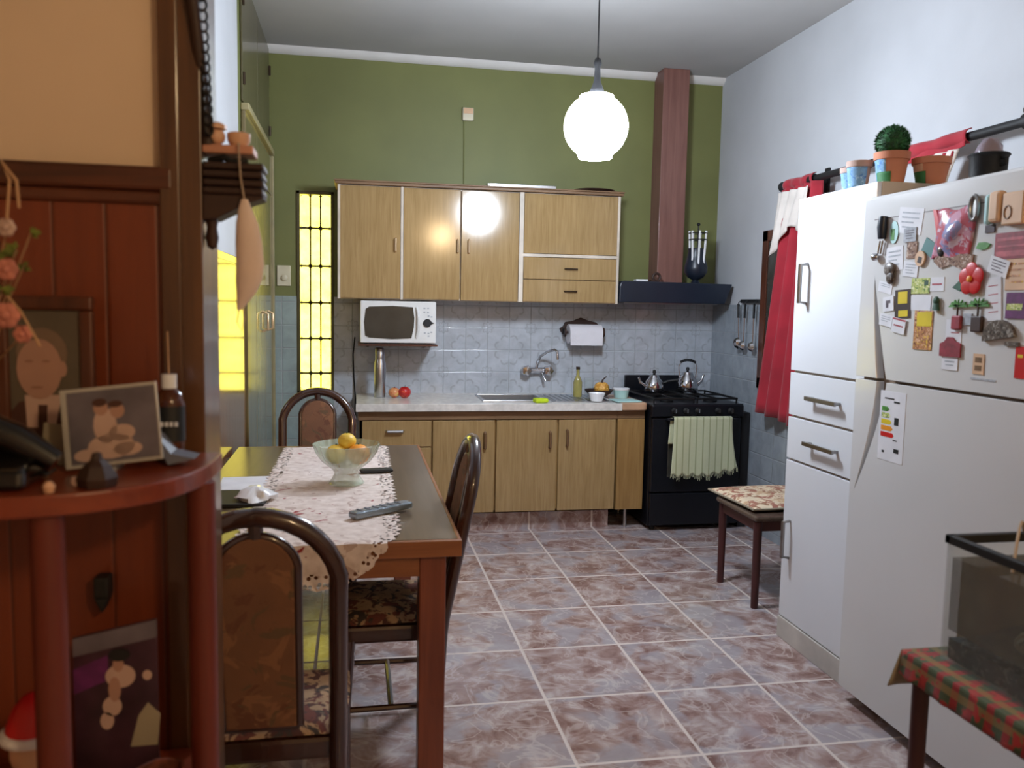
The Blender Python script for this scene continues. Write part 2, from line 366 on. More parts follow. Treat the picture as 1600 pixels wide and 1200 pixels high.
def wloc(o):
    v = Vector((0, 0, 0))
    while o is not None: v += o.location; o = o.parent
    return v
def tag(o, label, cat, group=None, kind=None):
    o['label'] = label; o['category'] = cat
    if group: o['group'] = group
    if kind: o['kind'] = kind
    return o
def thing(name, label, cat, loc, rz=0, group=None):
    o = bpy.data.objects.new(name, None); col.objects.link(o); o.location = loc; o.rotation_euler = (0, 0, rz); o.empty_display_size = .1
    return tag(o, label, cat, group)
def struct(o, label, cat='wall'): return tag(o, label, cat, None, 'structure')
def bx(name, m_, x0, x1, y0, y1, z0, z1, parent=None, bevel=0, **k):
    return MB().box(x0, x1, y0, y1, z0, z1).build(name, m_, parent, bevel=bevel, **k)
def copy_tree(o, parent=None):
    c = o.copy(); col.objects.link(c); c.parent = parent
    for ch in [q for q in bpy.data.objects if q.parent == o]: copy_tree(ch, c)
    return c
def arc(cx, cz, rx, rz_, a0, a1, n): return [(cx+rx*math.cos(a0+(a1-a0)*i/n), cz+rz_*math.sin(a0+(a1-a0)*i/n)) for i in range(n+1)]

# ------------------------------------------------------------------ the setting
BX0, BX1, BY, CZ = -.56, 2.6, 5.78, 3.1
TT = 1.489
struct(bx('floor', 'floor', -2.4, 2.75, -2.75, 5.93, -.08, 0), 'marbled brown and pink ceramic tile floor', 'floor')
struct(bx('ceiling', 'ceiling', -2.55, 2.75, -2.75, 5.93, CZ, CZ+.1), 'plain pale ceiling', 'ceiling')
# back wall with the narrow window opening
WX0, WX1, WZ0, WZ1 = -.383, -.138, .835, 2.185
b = MB()
b.box(BX0-.12, WX0, BY, BY+.15, 0, CZ); b.box(WX1, 2.75, BY, BY+.15, 0, CZ)
b.box(WX0, WX1, BY, BY+.15, 0, WZ0); b.box(WX0, WX1, BY, BY+.15, WZ1, CZ)
struct(b.build('wall_back', 'green'), 'olive green painted kitchen back wall')
b = MB(); T = .008
b.box(WX1, 2.6, BY-T, BY+.001, 0, TT)
struct(b.build('trim_1', 'tile_back'), 'pale tiles with ring and flower pattern above the kitchen counter', 'tiles')
b = MB(); b.box(BX0, WX0, BY-T, BY+.001, 0, TT); b.box(WX0, WX1, BY-T, BY+.001, 0, WZ0)
struct(b.build('trim_2', 'tile_plain'), 'plain pale green tiles under and left of the window', 'tiles')
struct(bx('wall_right', 'white_wall', 2.6, 2.75, -2.75, BY+.15, 0, CZ), 'plain white right wall')
struct(bx('trim_3', 'tile_right', 2.592, 2.601, 3.0, BY-T, 0, TT), 'plain grey tiles on the lower right wall', 'tiles')
b = MB(); b.box(BX0-.12, BX0, 1.58, 4.33, 0, CZ)
struct(b.build('wall_left', 'white_wall'), 'white upper left wall of the kitchen')
struct(bx('wall_left_far', 'green', BX0-.12, BX0, 4.33, BY, 0, CZ), 'olive painted far end of the left wall')
b = MB(); b.box(BX0-.001, BX0+.014, 1.58, 4.40, 0, 1.64)
struct(b.build('trim_4', 'wainscot_side'), 'varnished vertical plank wainscot on the kitchen left wall', 'wainscot')
b = MB(); b.box(BX0-.001, BX0+.026, 1.58, 4.40, 1.62, 1.652)
struct(b.build('trim_5', 'wainscot_side', bevel=.005), 'wooden cap moulding of the kitchen wainscot', 'moulding')
# partition between the two rooms
struct(bx('wall_front_left', 'beige', -2.4, -.27, 1.45, 1.58, 0, CZ), 'beige painted partition wall')
b = MB(); b.box(-2.4, -.30, 1.438, 1.451, 0, 1.625)
struct(b.build('trim_6', 'wainscot_front'), 'reddish varnished plank wainscot under the beige wall', 'wainscot')
b = MB(); b.box(-2.4, -.285, 1.425, 1.451, 1.622, 1.66); b.box(-2.4, -.285, 1.43, 1.451, 1.60, 1.622)
struct(b.build('trim_7', 'dark_wood_x', bevel=.006), 'dark moulding along the top of the foreground wainscot', 'moulding')
b = MB(); b.box(-.295, -.243, 1.435, 1.59, 0, CZ); b.box(-.305, -.276, 1.426, 1.452, 0, CZ)
struct(b.build('trim_8', 'post', bevel=.002), 'tall varnished wooden post ending the partition wall', 'post')
struct(bx('wall_rear', 'beige', -2.55, 2.75, -2.75, -2.6, 0, CZ), 'beige wall of the front room')
struct(bx('wall_left_front', 'beige', -2.55, -2.4, -2.6, 1.58, 0, CZ), 'beige left wall of the front room')
# cornice
b = MB(); b.prism([(BY, CZ), (BY-.05, CZ), (BY-.045, CZ-.02), (BY-.012, CZ-.045), (BY, CZ-.045)], 'x', BX0, BX1)
struct(b.build('trim_9', 'cornice', smooth=True), 'white plaster cornice above the green wall', 'cornice')
# narrow window of yellow panes
wf = MB()
wf.box(WX0-.0, WX0+.022, BY-.012, BY+.07, WZ0, WZ1); wf.box(WX1-.022, WX1, BY-.012, BY+.07, WZ0, WZ1)
wf.box(WX0, WX1, BY-.012, BY+.07, WZ0, WZ0+.02); wf.box(WX0, WX1, BY-.012, BY+.07, WZ1-.02, WZ1)
win = wf.build('window_1', 'window_frame', loc=(-.26, BY, WZ0), bevel=.003); struct(win, 'tall narrow window of glowing yellow glass panes', 'window')
b = MB(); ix0, ix1 = WX0+.022, WX1-.022
rowsz = [1.944, 1.692, 1.447, 1.205, .97]
for k in (1, 2):
    x = ix0+(ix1-ix0)*k/3; b.box(x-.005, x+.005, BY+.012, BY+.03, WZ0+.02, WZ1-.02)
for z in rowsz: b.box(ix0, ix1, BY+.012, BY+.03, z-.006, z+.006)
# rounded pane corners
cols_x = [ix0+(ix1-ix0)*k/3 for k in range(4)]; zs = [WZ0+.02]+rowsz[::-1]+[WZ1-.02]
for i in range(3):
    for j in range(6):
        xa, xb, za, zb = cols_x[i]+.005, cols_x[i+1]-.005, zs[j]+.005, zs[j+1]-.005
        for (cx, cz, sx, sz) in ((xa, za, 1, 1), (xb, za, -1, 1), (xa, zb, 1, -1), (xb, zb, -1, -1)):
            r = .014; pts = [(cx, cz)]+[(cx+sx*(r-r*math.sin(a)), cz+sz*(r-r*math.cos(a))) for a in [PI/2*q/4 for q in range(5)]]
            b.prism(pts, 'y', BY+.012, BY+.028)
b.build('muntins', 'window_frame', win)
bx('glass_panes', 'window_glass', WX0+.01, WX1-.01, BY+.03, BY+.036, WZ0+.01, WZ1-.01, win)

# glossy closet on the left wall
cl = thing('closet', 'pale glossy built-in wooden closet with paired doors at the far end of the left wall', 'closet', (-.545, 5.07, 0))
CX = -.535
bx('casing', 'casing', BX0+.002, CX+.018, 4.41, 5.74, 2.395, 2.43, cl, .004)
bx('side_trim', 'casing', BX0+.002, CX+.012, 5.735, 5.765, 0, 2.395, cl, .003)
bx('transom_panel', 'closet', BX0+.002, CX, 4.415, 5.735, 2.14, 2.395, cl, .003)
for (a, c_, hy) in ((4.415, 4.79, None), (4.795, 5.26, 5.12), (5.265, 5.73, 5.42)):
    d = bx('door', 'closet', BX0+.002, CX, a, c_, .06, 2.13, cl, .004)
    if hy: MB().tube([(CX, hy, 1.27), (CX+.03, hy, 1.285), (CX+.03, hy, 1.375), (CX, hy, 1.39)], .007).build('door_handle', 'gold', d, smooth=True)
for (a, c_) in ((4.415, 5.07), (5.08, 5.735)):
    d = bx('loft_door', 'loft', BX0+.002, CX-.012, a, c_, 2.44, 3.07, cl, .003)
    for z in (2.55, 2.93): MB().tube([(CX-.008, c_-.012 if a > 5 else a+.012, z-.03), (CX-.008, c_-.012 if a > 5 else a+.012, z+.03)], .008, 8).build('hinge', 'dark_metal', d, smooth=True)
bx('kickboard', 'dark_wood', BX0+.002, CX-.01, 4.415, 5.735, 0, .055, cl)

# socket, junction box and wires
t = thing('wall_switch', 'ivory wall switch with round knob on the green wall left of the window', 'switch', (-.466, BY, 1.56))
bx('plate', 'switch', -.51, -.422, BY-.012, BY, 1.555, 1.69, t, .004)
MB().lathe([(.02, 0), (.02, -.012), (.012, -.016)], (-.46, BY-.012, 1.61), 18, axis='y').build('knob', 'ivory' if 'ivory' in M else 'switch', t, smooth=True)
t = thing('junction_box', 'small ivory junction box high on the green wall', 'electrical box', (.753, BY, 2.70))
bx('box_base', 'switch', .716, .792, BY-.03, BY, 2.70, 2.785, t, .006)
bx('box_lid', 'beige_box', .722, .786, BY-.036, BY-.03, 2.745, 2.78, t, .002)
tag(MB().tube([(.728, BY-.006, 2.70), (.731, BY-.006, 2.5), (.733, BY-.006, 2.21)], .004, 6).build('wall_cable', 'green'), 'thin painted cable running from the junction box down to the wall cabinets', 'cable')
tag(MB().tube([(.0, BY-.015, 1.22), (-.012, BY-.015, 1.1), (-.006, BY-.015, .95), (.004, BY-.03, .80), (.0, BY-.02, .6)], .005, 6).build('power_cord', 'black'), 'black cord hanging down the tiles from the microwave', 'cord')

# ------------------------------------------------------------------ globe lamps
def pendant(x, y, z, r, label, m_, drop=CZ):
    t = thing('pendant_lamp', label, 'lamp', (x, y, z))
    prof = [(.0, -r*.97), (r*.52, -r*.97), (r*.54, -r*.84)]
    prof += [(r*math.cos(a), r*math.sin(a)) for a in [-.98+(.98+.98)*k/16 for k in range(17)]]
    prof += [(r*.54, r*.86), (r*.52, r*.93), (0, r*.93)]
    MB().lathe(prof, (x, y, z), 40).build('globe_shade', m_, t, smooth=True)
    MB().lathe([(.035, r*.90), (.035, r+.005), (.028, r+.02), (.016, r+.05), (.012, r+.11), (.018, r+.13), (.012, r+.15), (0, r+.15)], (x, y, z), 20).build('lamp_holder', 'black', t, smooth=True)
    MB().tube([(x, y, z+r+.14), (x, y, drop-.03)], .0035, 8).build('cord', 'black', t)
    MB().lathe([(.05, -.04), (.045, -.012), (.03, 0)], (x, y, drop), 20).build('ceiling_rose', 'cream_paint', t, smooth=True)
    return t
pendant(1.05, 3.65, 2.25, .142, 'lit white globe lamp hanging on a cord from the kitchen ceiling', 'globe')
pendant(1.2, -1.0, 2.42, .107, 'lit warm globe lamp hanging in the front room', 'globe_warm')

# ------------------------------------------------------------------ wall cabinets
UY = 5.44
wc = thing('wall_cabinet', 'long wood-laminate wall cabinet with white stiles above the counter', 'cabinet', (.82, 5.6, 1.475))
b = MB(); b.box(-.108, 1.752, UY+.022, BY-T, 1.477, 2.195); b.build('body', 'cream_paint', wc)
b = MB()
for x in (-.108, .288, 1.063, 1.735): b.box(x, x+(.03 if x == 1.063 else .017), UY-.002, UY+.02, 1.477, 2.195)
b.box(1.09, 1.74, UY-.002, UY+.02, 1.778, 1.798); b.box(-.10, 1.74, UY+.012, UY+.0215, 1.478, 1.49); b.box(-.10, 1.74, UY+.012, UY+.0215, 2.18, 2.194); b.build('face_frame', 'cream_paint', wc, bevel=.002)
b = MB(); b.box(-.125, 1.765, UY-.03, BY-T, 2.195, 2.212); b.box(-.13, 1.77, UY-.036, BY-T, 2.212, 2.222); b.build('top_moulding', 'brown_rail', wc, bevel=.003)
def cdoor(x0, x1, z0, z1, y, hx, par, hm='gold', hz=None, hlen=.085, vert=True, name='door', m_='laminate', th=.02, hr=.006):
    d = bx(name, m_, x0, x1, y-.002, y+th, z0, z1, par, .003)
    if hx is not None:
        hz_ = hz if hz is not None else (z0+z1)/2
        if vert: p = [(hx, y-.002, hz_-hlen/2), (hx, y-.024, hz_-hlen/2+.004), (hx, y-.024, hz_+hlen/2-.004), (hx, y-.002, hz_+hlen/2)]
        else: p = [(hx-hlen/2, y-.002, hz_), (hx-hlen/2+.004, y-.024, hz_), (hx+hlen/2-.004, y-.024, hz_), (hx+hlen/2, y-.002, hz_)]
        MB().tube(p, hr, 8).build('handle', hm, d, smooth=True)
    return d
cdoor(-.095, .286, 1.483, 2.19, UY, .255, wc, hz=1.825)
cdoor(.306, .672, 1.483, 2.19, UY, .655, wc, hz=1.83)
cdoor(.68, 1.06, 1.480, 2.19, UY, .728, wc, hz=1.83)
cdoor(1.095, 1.735, 1.80, 2.19, UY, None, wc, name='flap_door')
for z0, z1 in ((1.632, 1.775), (1.482, 1.628)): cdoor(1.095, 1.735, z0, z1, UY, 1.42, wc, 'dark_metal', vert=False, name='drawer', hr=.005)
b = MB().box(.86, 1.30, 5.46, 5.70, 2.223, 2.230); b.box(.86, 1.30, 5.452, 5.462, 2.223, 2.246); b.box(.86, 1.30, 5.70, 5.71, 2.223, 2.246); b.box(.85, .862, 5.46, 5.70, 2.223, 2.246); b.box(1.298, 1.31, 5.46, 5.70, 2.223, 2.246)
tag(b.build('baking_tray', 'steel', bevel=.003), 'shallow metal tray lying on top of the wall cabinet', 'tray')
tag(MB().lathe([(.0, 0), (.13, 0), (.155, .018), (.15, .022), (.12, .008), (0, .008)], (1.60, 5.59, 2.223), 30).build('serving_platter', 'umber', smooth=True), 'dark round platter on the right end of the wall cabinet top', 'platter')

# microwave and its shelf
sh = thing('microwave_shelf', 'thin dark wall shelf carrying the microwave', 'shelf', (.28, 5.6, 1.17))
bx('board', 'dark_wood_x', .02, .53, 5.41, BY-T, 1.178, 1.19, sh, .002)
for x in (.08, .46): MB().prism([(BY-T, 1.178), (BY-T, 1.15), (BY-T-.01, 1.15), (5.50, 1.178)], 'x', x, x+.012).build('bracket', 'dark_metal', sh)
mw = thing('microwave', 'white microwave oven with dark window and one dial under the wall cabinet', 'microwave', (.277, 5.6, 1.19))
bx('casing', 'white_plastic', .034, .518, 5.43, BY-T-.01, 1.196, 1.468, mw, .008)
b = MB(); b.box(.034, .518, 5.415, 5.432, 1.198, 1.466); b.build('front_panel', 'white_plastic', mw, bevel=.006)
wpts = [(.065+0, 1.245), (.09, 1.232), (.24, 1.224), (.36, 1.23), (.375, 1.30), (.378, 1.36), (.368, 1.43), (.24, 1.437), (.09, 1.43), (.068, 1.415), (.058, 1.33)]
MB().prism(wpts, 'y', 5.409, 5.416).build('door_window', 'dark_glass', mw, bevel=.002)
MB().tube([(.392, 5.415, 1.235), (.402, 5.396, 1.28), (.404, 5.392, 1.335), (.402, 5.396, 1.39), (.392, 5.415, 1.43)], .009, 10).build('door_handle', 'white_plastic', mw, smooth=True)
k = MB().lathe([(.026, 0), (.026, -.012), (.02, -.02), (0, -.02)], (.462, 5.415, 1.33), 24, axis='y').build('dial', 'black', mw, smooth=True)
b = MB().prism([(.435, 1.338), (.46, 1.350), (.505, 1.33), (.46, 1.31), (.435, 1.322)], 'y', 5.405, 5.414); b.build('dial_plate', 'black', mw)
b = MB()
for (x, z) in ((.442, 1.425), (.466, 1.425), (.442, 1.40), (.466, 1.398), (.47, 1.375), (.488, 1.37), (.446, 1.265), (.470, 1.262), (.488, 1.27), (.47, 1.245)): b.box(x-.006, x+.006, 5.412, 5.4155, z-.004, z+.004)
b.build('button_printing', 'paper_grey', mw)
for x in (.07, .48): MB().lathe([(.012, 0), (.012, .007)], (x, 5.47, 1.19), 12).build('foot', 'black', mw)

# ------------------------------------------------------------------ base cabinets, counter, sink
LY = 5.15
bc = thing('base_cabinet', 'low wood-laminate sink cabinet with three doors and a drawer under the counter', 'cabinet', (.85, 5.45, .1))
b = MB(); b.box(.03, .048, LY+.024, BY-T, .125, .735); b.box(1.662, 1.68, LY+.024, BY-T, .125, .735); b.box(.03, 1.68, LY+.024, BY-T, .125, .143); b.box(.03, 1.68, BY-T-.012, BY-T, .125, .735); b.box(.03, 1.68, LY+.024, LY+.04, .125, .735); b.build('body', 'laminate_side', bc)
b = MB(); b.box(.02, 1.682, LY-.0, LY+.026, .733, .79); b.build('top_rail', 'brown_rail', bc, bevel=.002)
cdoor(.045, .472, .565, .728, LY, .245, bc, 'steel', hz=.665, vert=False, name='drawer', hlen=.10, hr=.009)
cdoor(.045, .472, .135, .558, LY, .42, bc, 'handle_brown', name='door')
cdoor(.480, .872, .135, .728, LY, .81, bc, 'handle_brown', hz=.60, hlen=.10, hr=.009)
cdoor(.884, 1.278, .135, .728, LY, 1.232, bc, 'handle_brown', hz=.60, hlen=.10, hr=.009)
cdoor(1.29, 1.672, .135, .728, LY, 1.345, bc, 'handle_brown', hz=.61, hlen=.10, hr=.009)
sc2 = thing('end_cabinet', 'narrow plain laminate end cabinet on a thin leg beside the stove', 'cabinet', (1.79, 5.4, 0))
bx('body', 'laminate_side', 1.684, 1.865, LY+.024, 5.62, .125, .79, sc2, .002)
bx('door', 'laminate_side', 1.684, 1.868, LY-.006, LY+.022, .13, .732, sc2, .003)
bx('top_rail', 'brown_rail', 1.683, 1.868, LY, LY+.022, .734, .79, sc2, .002)
for x, y in ((1.77, 5.2), (1.85, 5.58)): MB().tube([(x, y, 0), (x, y, .126)], .011, 10).build('leg', 'steel', sc2)
b = MB(); b.box(.05, 1.66, 5.225, 5.75, 0, .126)
struct(b.build('trim_10', 'floor'), 'tiled plinth under the base cabinets', 'plinth')
ct = thing('countertop', 'pale worktop with stainless sink and drainer running along the back wall', 'countertop', (.87, 5.45, .79))
SX0, SX1, SY0, SY1 = .83, 1.22, 5.27, 5.62
b = MB(); b.box(.01, SX0, 5.12, BY-T, .792, .835); b.box(SX1, 1.70, 5.12, BY-T, .792, .835); b.box(SX0, SX1, 5.12, SY0, .792, .835); b.box(SX0, SX1, SY1, BY-T, .792, .835)
b.build('slab', 'counter', ct)
b = MB(); b.box(.006, 1.70, 5.112, 5.122, .79, .838); b.build('edge_band', 'counter', ct, bevel=.002)
b = MB(); zt = .837
for (a, c_, d, e) in ((SX0-.02, SX1+.02, SY0-.02, SY0), (SX0-.02, SX1+.02, SY1, SY1+.02), (SX0-.02, SX0, SY0, SY1), (SX1, SX1+.02, SY0, SY1)): b.box(a, c_, d, e, .833, .843)
sk = b.build('sink_basin', 'steel', ct, bevel=.002)
b = MB(); b.box(SX0, SX1, SY0, SY1, .735, .74); b.box(SX0, SX0+.004, SY0, SY1, .735, .835); b.box(SX1-.004, SX1, SY0, SY1, .735, .835); b.box(SX0, SX1, SY0, SY0+.004, .735, .835); b.box(SX0, SX1, SY1-.004, SY1, .735, .835)
b.build('basin_bowl', 'steel', sk)
b = MB(); b.box(1.26, 1.66, 5.22, 5.66, .8345, .839)
for k in range(9): b.box(1.29+k*.04, 1.302+k*.04, 5.25, 5.62, .839, .843)
b.build('drainer', 'steel', ct, bevel=.001)
b = MB(); pts = [(1.70, 5.105), (1.895, 5.105)]+[(1.895+.028*math.sin(a), 5.133-.028*math.cos(a)) for a in (.4, .8, 1.2, 1.57)]+[(1.923-.048, 5.62), (1.70, 5.62)]
pts = [(1.70, 5.105), (1.845, 5.105), (1.864, 5.112), (1.872, 5.13), (1.872, 5.62), (1.70, 5.62)]
b.prism(pts, 'z', .792, .84)
tag(b.build('wooden_worktop', 'tan', bevel=.006), 'short tan wooden worktop piece with rounded corner next to the stove', 'worktop')

# faucet
fa = thing('wall_faucet', 'chrome two-handled mixer tap on the tiles above the sink', 'faucet', (1.265, BY-T, .97))
MB().tube([(1.20, 5.735, 1.0), (1.33, 5.735, 1.0)], .022, 12).build('mixer_body', 'chrome', fa, smooth=True)
for x in (1.185, 1.345):
    b = MB().lathe([(.03, 0), (.03, -.012), (.02, -.02)], (x, BY-T, 1.0), 18, axis='y'); b.lathe([(.02, -.02), (.018, -.04)], (x, BY-T, 1.0), 18, axis='y')
    b.build('wall_flange', 'chrome', fa, smooth=True)
    b = MB().lathe([(.017, -.04), (.036, -.05), (.038, -.07), (.03, -.085), (0, -.088)], (x, BY-T, 1.0), 10, axis='y', ripple=lambda a, k: .1*math.cos(5*a)); b.build('tap_handle', 'chrome', fa, smooth=True)
MB().tube([(1.262, 5.73, 1.01), (1.268, 5.73, 1.06), (1.285, 5.70, 1.105), (1.32, 5.64, 1.14), (1.355, 5.58, 1.155), (1.368, 5.56, 1.145), (1.372, 5.555, 1.09)], .010, 12).build('spout', 'chrome', fa, smooth=True)
MB().tube([(1.30, 5.72, .985), (1.31, 5.70, .955), (1.32, 5.69, .93)], .009, 10).build('soap_tray_arm', 'chrome', fa, smooth=True)

# paper towel holder
ph = thing('paper_towel_holder', 'dark carved wooden paper towel holder on the tiles', 'holder', (1.6, BY-T, 1.2))
pts = [(1.44, 1.275), (1.43, 1.30), (1.455, 1.315), (1.47, 1.345), (1.53, 1.355), (1.585, 1.378), (1.64, 1.358), (1.70, 1.345), (1.725, 1.318), (1.755, 1.30), (1.74, 1.275), (1.70, 1.255), (1.48, 1.255)]
MB().prism(pts, 'y', BY-T-.016, BY-T).build('back_board', 'umber', ph, bevel=.004)
for x in (1.452, 1.732): MB().lathe([(.034, -.006), (.034, .006)], (x, 5.69, 1.275), 18, axis='x').box(x-.006, x+.006, 5.69, BY-T-.01, 1.26, 1.30).build('side_arm', 'umber', ph, bevel=.002)
MB().tube([(1.45, 5.69, 1.275), (1.735, 5.69, 1.275)], .008).build('rod', 'umber', ph)
r = thing('paper_towel_roll', 'white paper towel roll on the dark holder', 'paper towel', (1.594, 5.69, 1.20))
MB().lathe([(.02, -.118), (.068, -.118), (.068, .118), (.02, .118)], (1.594, 5.69, 1.263), 32, axis='x').build('paper', 'paper_towel', r, smooth=True)
bx('loose_sheet', 'paper_towel', 1.478, 1.71, 5.621, 5.6235, 1.185, 1.265, r)

# things on the counter
def tagm(b, name, m_, label, cat, group=None, **k): return tag(b.build(name, m_, **k), label, cat, group)
th = thing('thermos', 'slim stainless steel vacuum flask on the counter under the microwave', 'flask', (.163, 5.52, .836))
MB().lathe([(.036, 0), (.038, .006), (.038, .225), (.030, .25), (.030, .254)], (.163, 5.52, .836), 24).build('flask_body', 'steel', th, smooth=True)
MB().lathe([(.031, .254), (.031, .315), (.024, .326), (0, .328)], (.163, 5.52, .836), 24).build('flask_cup', 'steel', th, smooth=True)
def apple(x, y, r, label, m_):
    t = thing('apple', label, 'apple', (x, y, .836), 0)
    prof = [(0, .12*r)]+[(r*1.02*math.sin(a)*(1-.05*math.cos(a)), r-r*.93*math.cos(a)) for a in [.35+2.45*k/14 for k in range(15)]]+[(0, r*1.62)]
    MB().lathe(prof, (x, y, .836-r*.12), 20).build('fruit', m_, t, smooth=True)
    MB().tube([(x, y, .836+r*1.45), (x+.004, y, .836+r*1.98)], .002, 6).build('stem', 'umber', t)
apple(.255, 5.49, .037, 'yellow and pink apple, the left one of two on the counter', 'apple_yellow')
apple(.322, 5.475, .041, 'red apple, the right one of two on the counter', 'apple_red')
tagm(MB().box(1.125, 1.215, 5.135, 5.2, .838, .866, rz=.2), 'sponge', 'lime', 'yellow green sponge lying on the counter at the sink', 'sponge', bevel=.01)
ob = thing('oil_bottle', 'small glass bottle of yellow oil on the drainer', 'bottle', (1.49, 5.45, .843))
MB().lathe([(.028, 0), (.03, .01), (.03, .10), (.024, .12), (.012, .145), (.011, .185), (.013, .19)], (1.49, 5.45, .8435), 20).build('bottle_glass', 'oil', ob, smooth=True)
MB().lathe([(.014, .188), (.014, .205), (0, .206)], (1.49, 5.45, .843), 14).build('cap', 'dark_metal', ob, smooth=True)
tagm(MB().lathe([(.030, 0), (.036, .12), (.034, .12), (.028, .006), (0, .006)], (1.615, 5.61, .8395), 24), 'drinking_glass', 'clear', 'clear drinking glass behind the oil bottle', 'glass', smooth=True)
tagm(MB().lathe([(.04, 0), (.085, .028), (.098, .05), (.094, .05), (.08, .032), (.038, .006), (0, .006)], (1.64, 5.45, .8435), 30), 'dark_dish', 'umber', 'low dark bowl holding a gourd beside the oil bottle', 'bowl', smooth=True)
g = thing('gourd', 'small orange gourd with curled stem in the dark bowl', 'gourd', (1.66, 5.45, .852))
MB().lathe([(0, 0), (.03, .004), (.05, .025), (.053, .05), (.044, .075), (.025, .09), (0, .088)], (1.66, 5.45, .853), 32, ripple=lambda a, k: .05*math.cos(9*a)).build('flesh', 'gourd', g, smooth=True)
MB().tube([(1.66, 5.45, .938), (1.664, 5.45, .956), (1.676, 5.45, .97), (1.692, 5.45, .982)], .006, 8, rr=[.009, .006, .005, .004]).build('stem', 'umber', g, smooth=True)
tagm(MB().lathe([(.03, 0), (.038, .002), (.056, .055), (.053, .055), (.034, .008), (0, .008)], (1.558, 5.22, .8395), 28), 'small_bowl', 'ceramic', 'small white ceramic bowl at the counter front edge', 'bowl', smooth=True)
tb = thing('food_tub', 'white lidded plastic tub next to the stove', 'tub', (1.79, 5.42, .84))
MB().lathe([(.045, 0), (.056, .055), (.052, .055), (0, .05)], (1.79, 5.42, .8405), 26).build('tub', 'turq', tb, smooth=True)
MB().lathe([(.058, .055), (.06, .066), (.05, .070), (0, .070)], (1.79, 5.42, .84), 26).build('lid', 'ceramic', tb, smooth=True)
tagm(MB().box(1.67, 1.84, 5.14, 5.30, .8405, .848, rz=.06), 'folded_cloth', 'turq', 'folded pale turquoise cloth on the wooden worktop', 'cloth', bevel=.003)

# ------------------------------------------------------------------ stove
SX, SXE, SYF, SYB = 1.88, 2.51, 5.06, 5.72
st = thing('stove', 'black gas stove with knobs and oven door in the kitchen corner', 'stove', (2.19, 5.4, 0))
bx('body', 'black_enamel', SX+.005, SXE, SYF+.03, SYB-.05, .03, .80, st, .004)
bx('control_panel', 'black_enamel', SX, SXE+.005, SYF-.01, SYF+.03, .755, .832, st, .008)
dr = bx('oven_door', 'black_enamel', SX+.01, SXE-.005, SYF, SYF+.03, .26, .745, st, .006)
bx('oven_window', 'dark_glass', SX+.12, SXE-.12, SYF-.003, SYF+.005, .36, .62, dr, .002)
b = MB().tube([(SX+.09, SYF-.05, .745), (SXE-.06, SYF-.05, .745)], .009, 10)
for x in (SX+.1, SXE-.07): b.tube([(x, SYF, .735), (x, SYF-.05, .745)], .007, 8)
b.build('oven_handle', 'black_enamel', dr, smooth=True)
bx('warming_drawer', 'black_enamel', SX+.01, SXE-.005, SYF, SYF+.03, .04, .25, st, .006)
b = MB(); b.box(SX-.0, SXE+.005, SYF-.005, SYB-.03, .80, .838); b.build('cooktop', 'black_enamel', st, bevel=.008)
bx('backguard', 'black_enamel', SX+.02, SX+.47, SYB-.05, SYB-.02, .838, .975, st, .006)
for x in (2.03, 2.11, 2.19, 2.33, 2.42):
    kb = MB().lathe([(.021, 0), (.021, -.012), (.015, -.018), (.013, -.034), (0, -.035)], (x, SYF-.01, .795), 18, axis='y').build('knob', 'black', st, smooth=True)
    bx('knob_mark', 'chrome', x-.002, x+.002, SYF-.047, SYF-.043, .786, .808, kb)
def burner(x, y, r):
    MB().lathe([(r, 0), (r, .01), (r*.7, .016), (0, .016)], (x, y, .838), 24).build('burner', 'iron', st, smooth=True)
for x in (2.04, 2.35):
    for y in (5.22, 5.50): burner(x, y, .045)
for x in (1.905, 2.205):
    b = MB(); x1 = x+.285
    for y in (5.10, 5.36, 5.62): b.box(x, x1, y-.005, y+.005, .862, .874)
    for xx in (x, x1-.01, (x+x1)/2-.005): b.box(xx, xx+.01, 5.10, 5.625, .862, .874)
    for xx in (x, x1-.01):
        for y in (5.10, 5.61): b.box(xx, xx+.01, y, y+.01, .838, .864)
    b.build('pan_grate', 'iron', st, bevel=.002)
for x in (SX+.05, SXE-.05):
    for y in (SYF+.06, SYB-.1): MB().tube([(x, y, 0), (x, y, .035)], .015).build('foot', 'black', st)
tagm(MB().box(2.525, 2.585, 5.10, 5.60, 0, .775), 'black_panel', 'black', 'narrow black panel standing between the stove and the right wall', 'panel', bevel=.004)
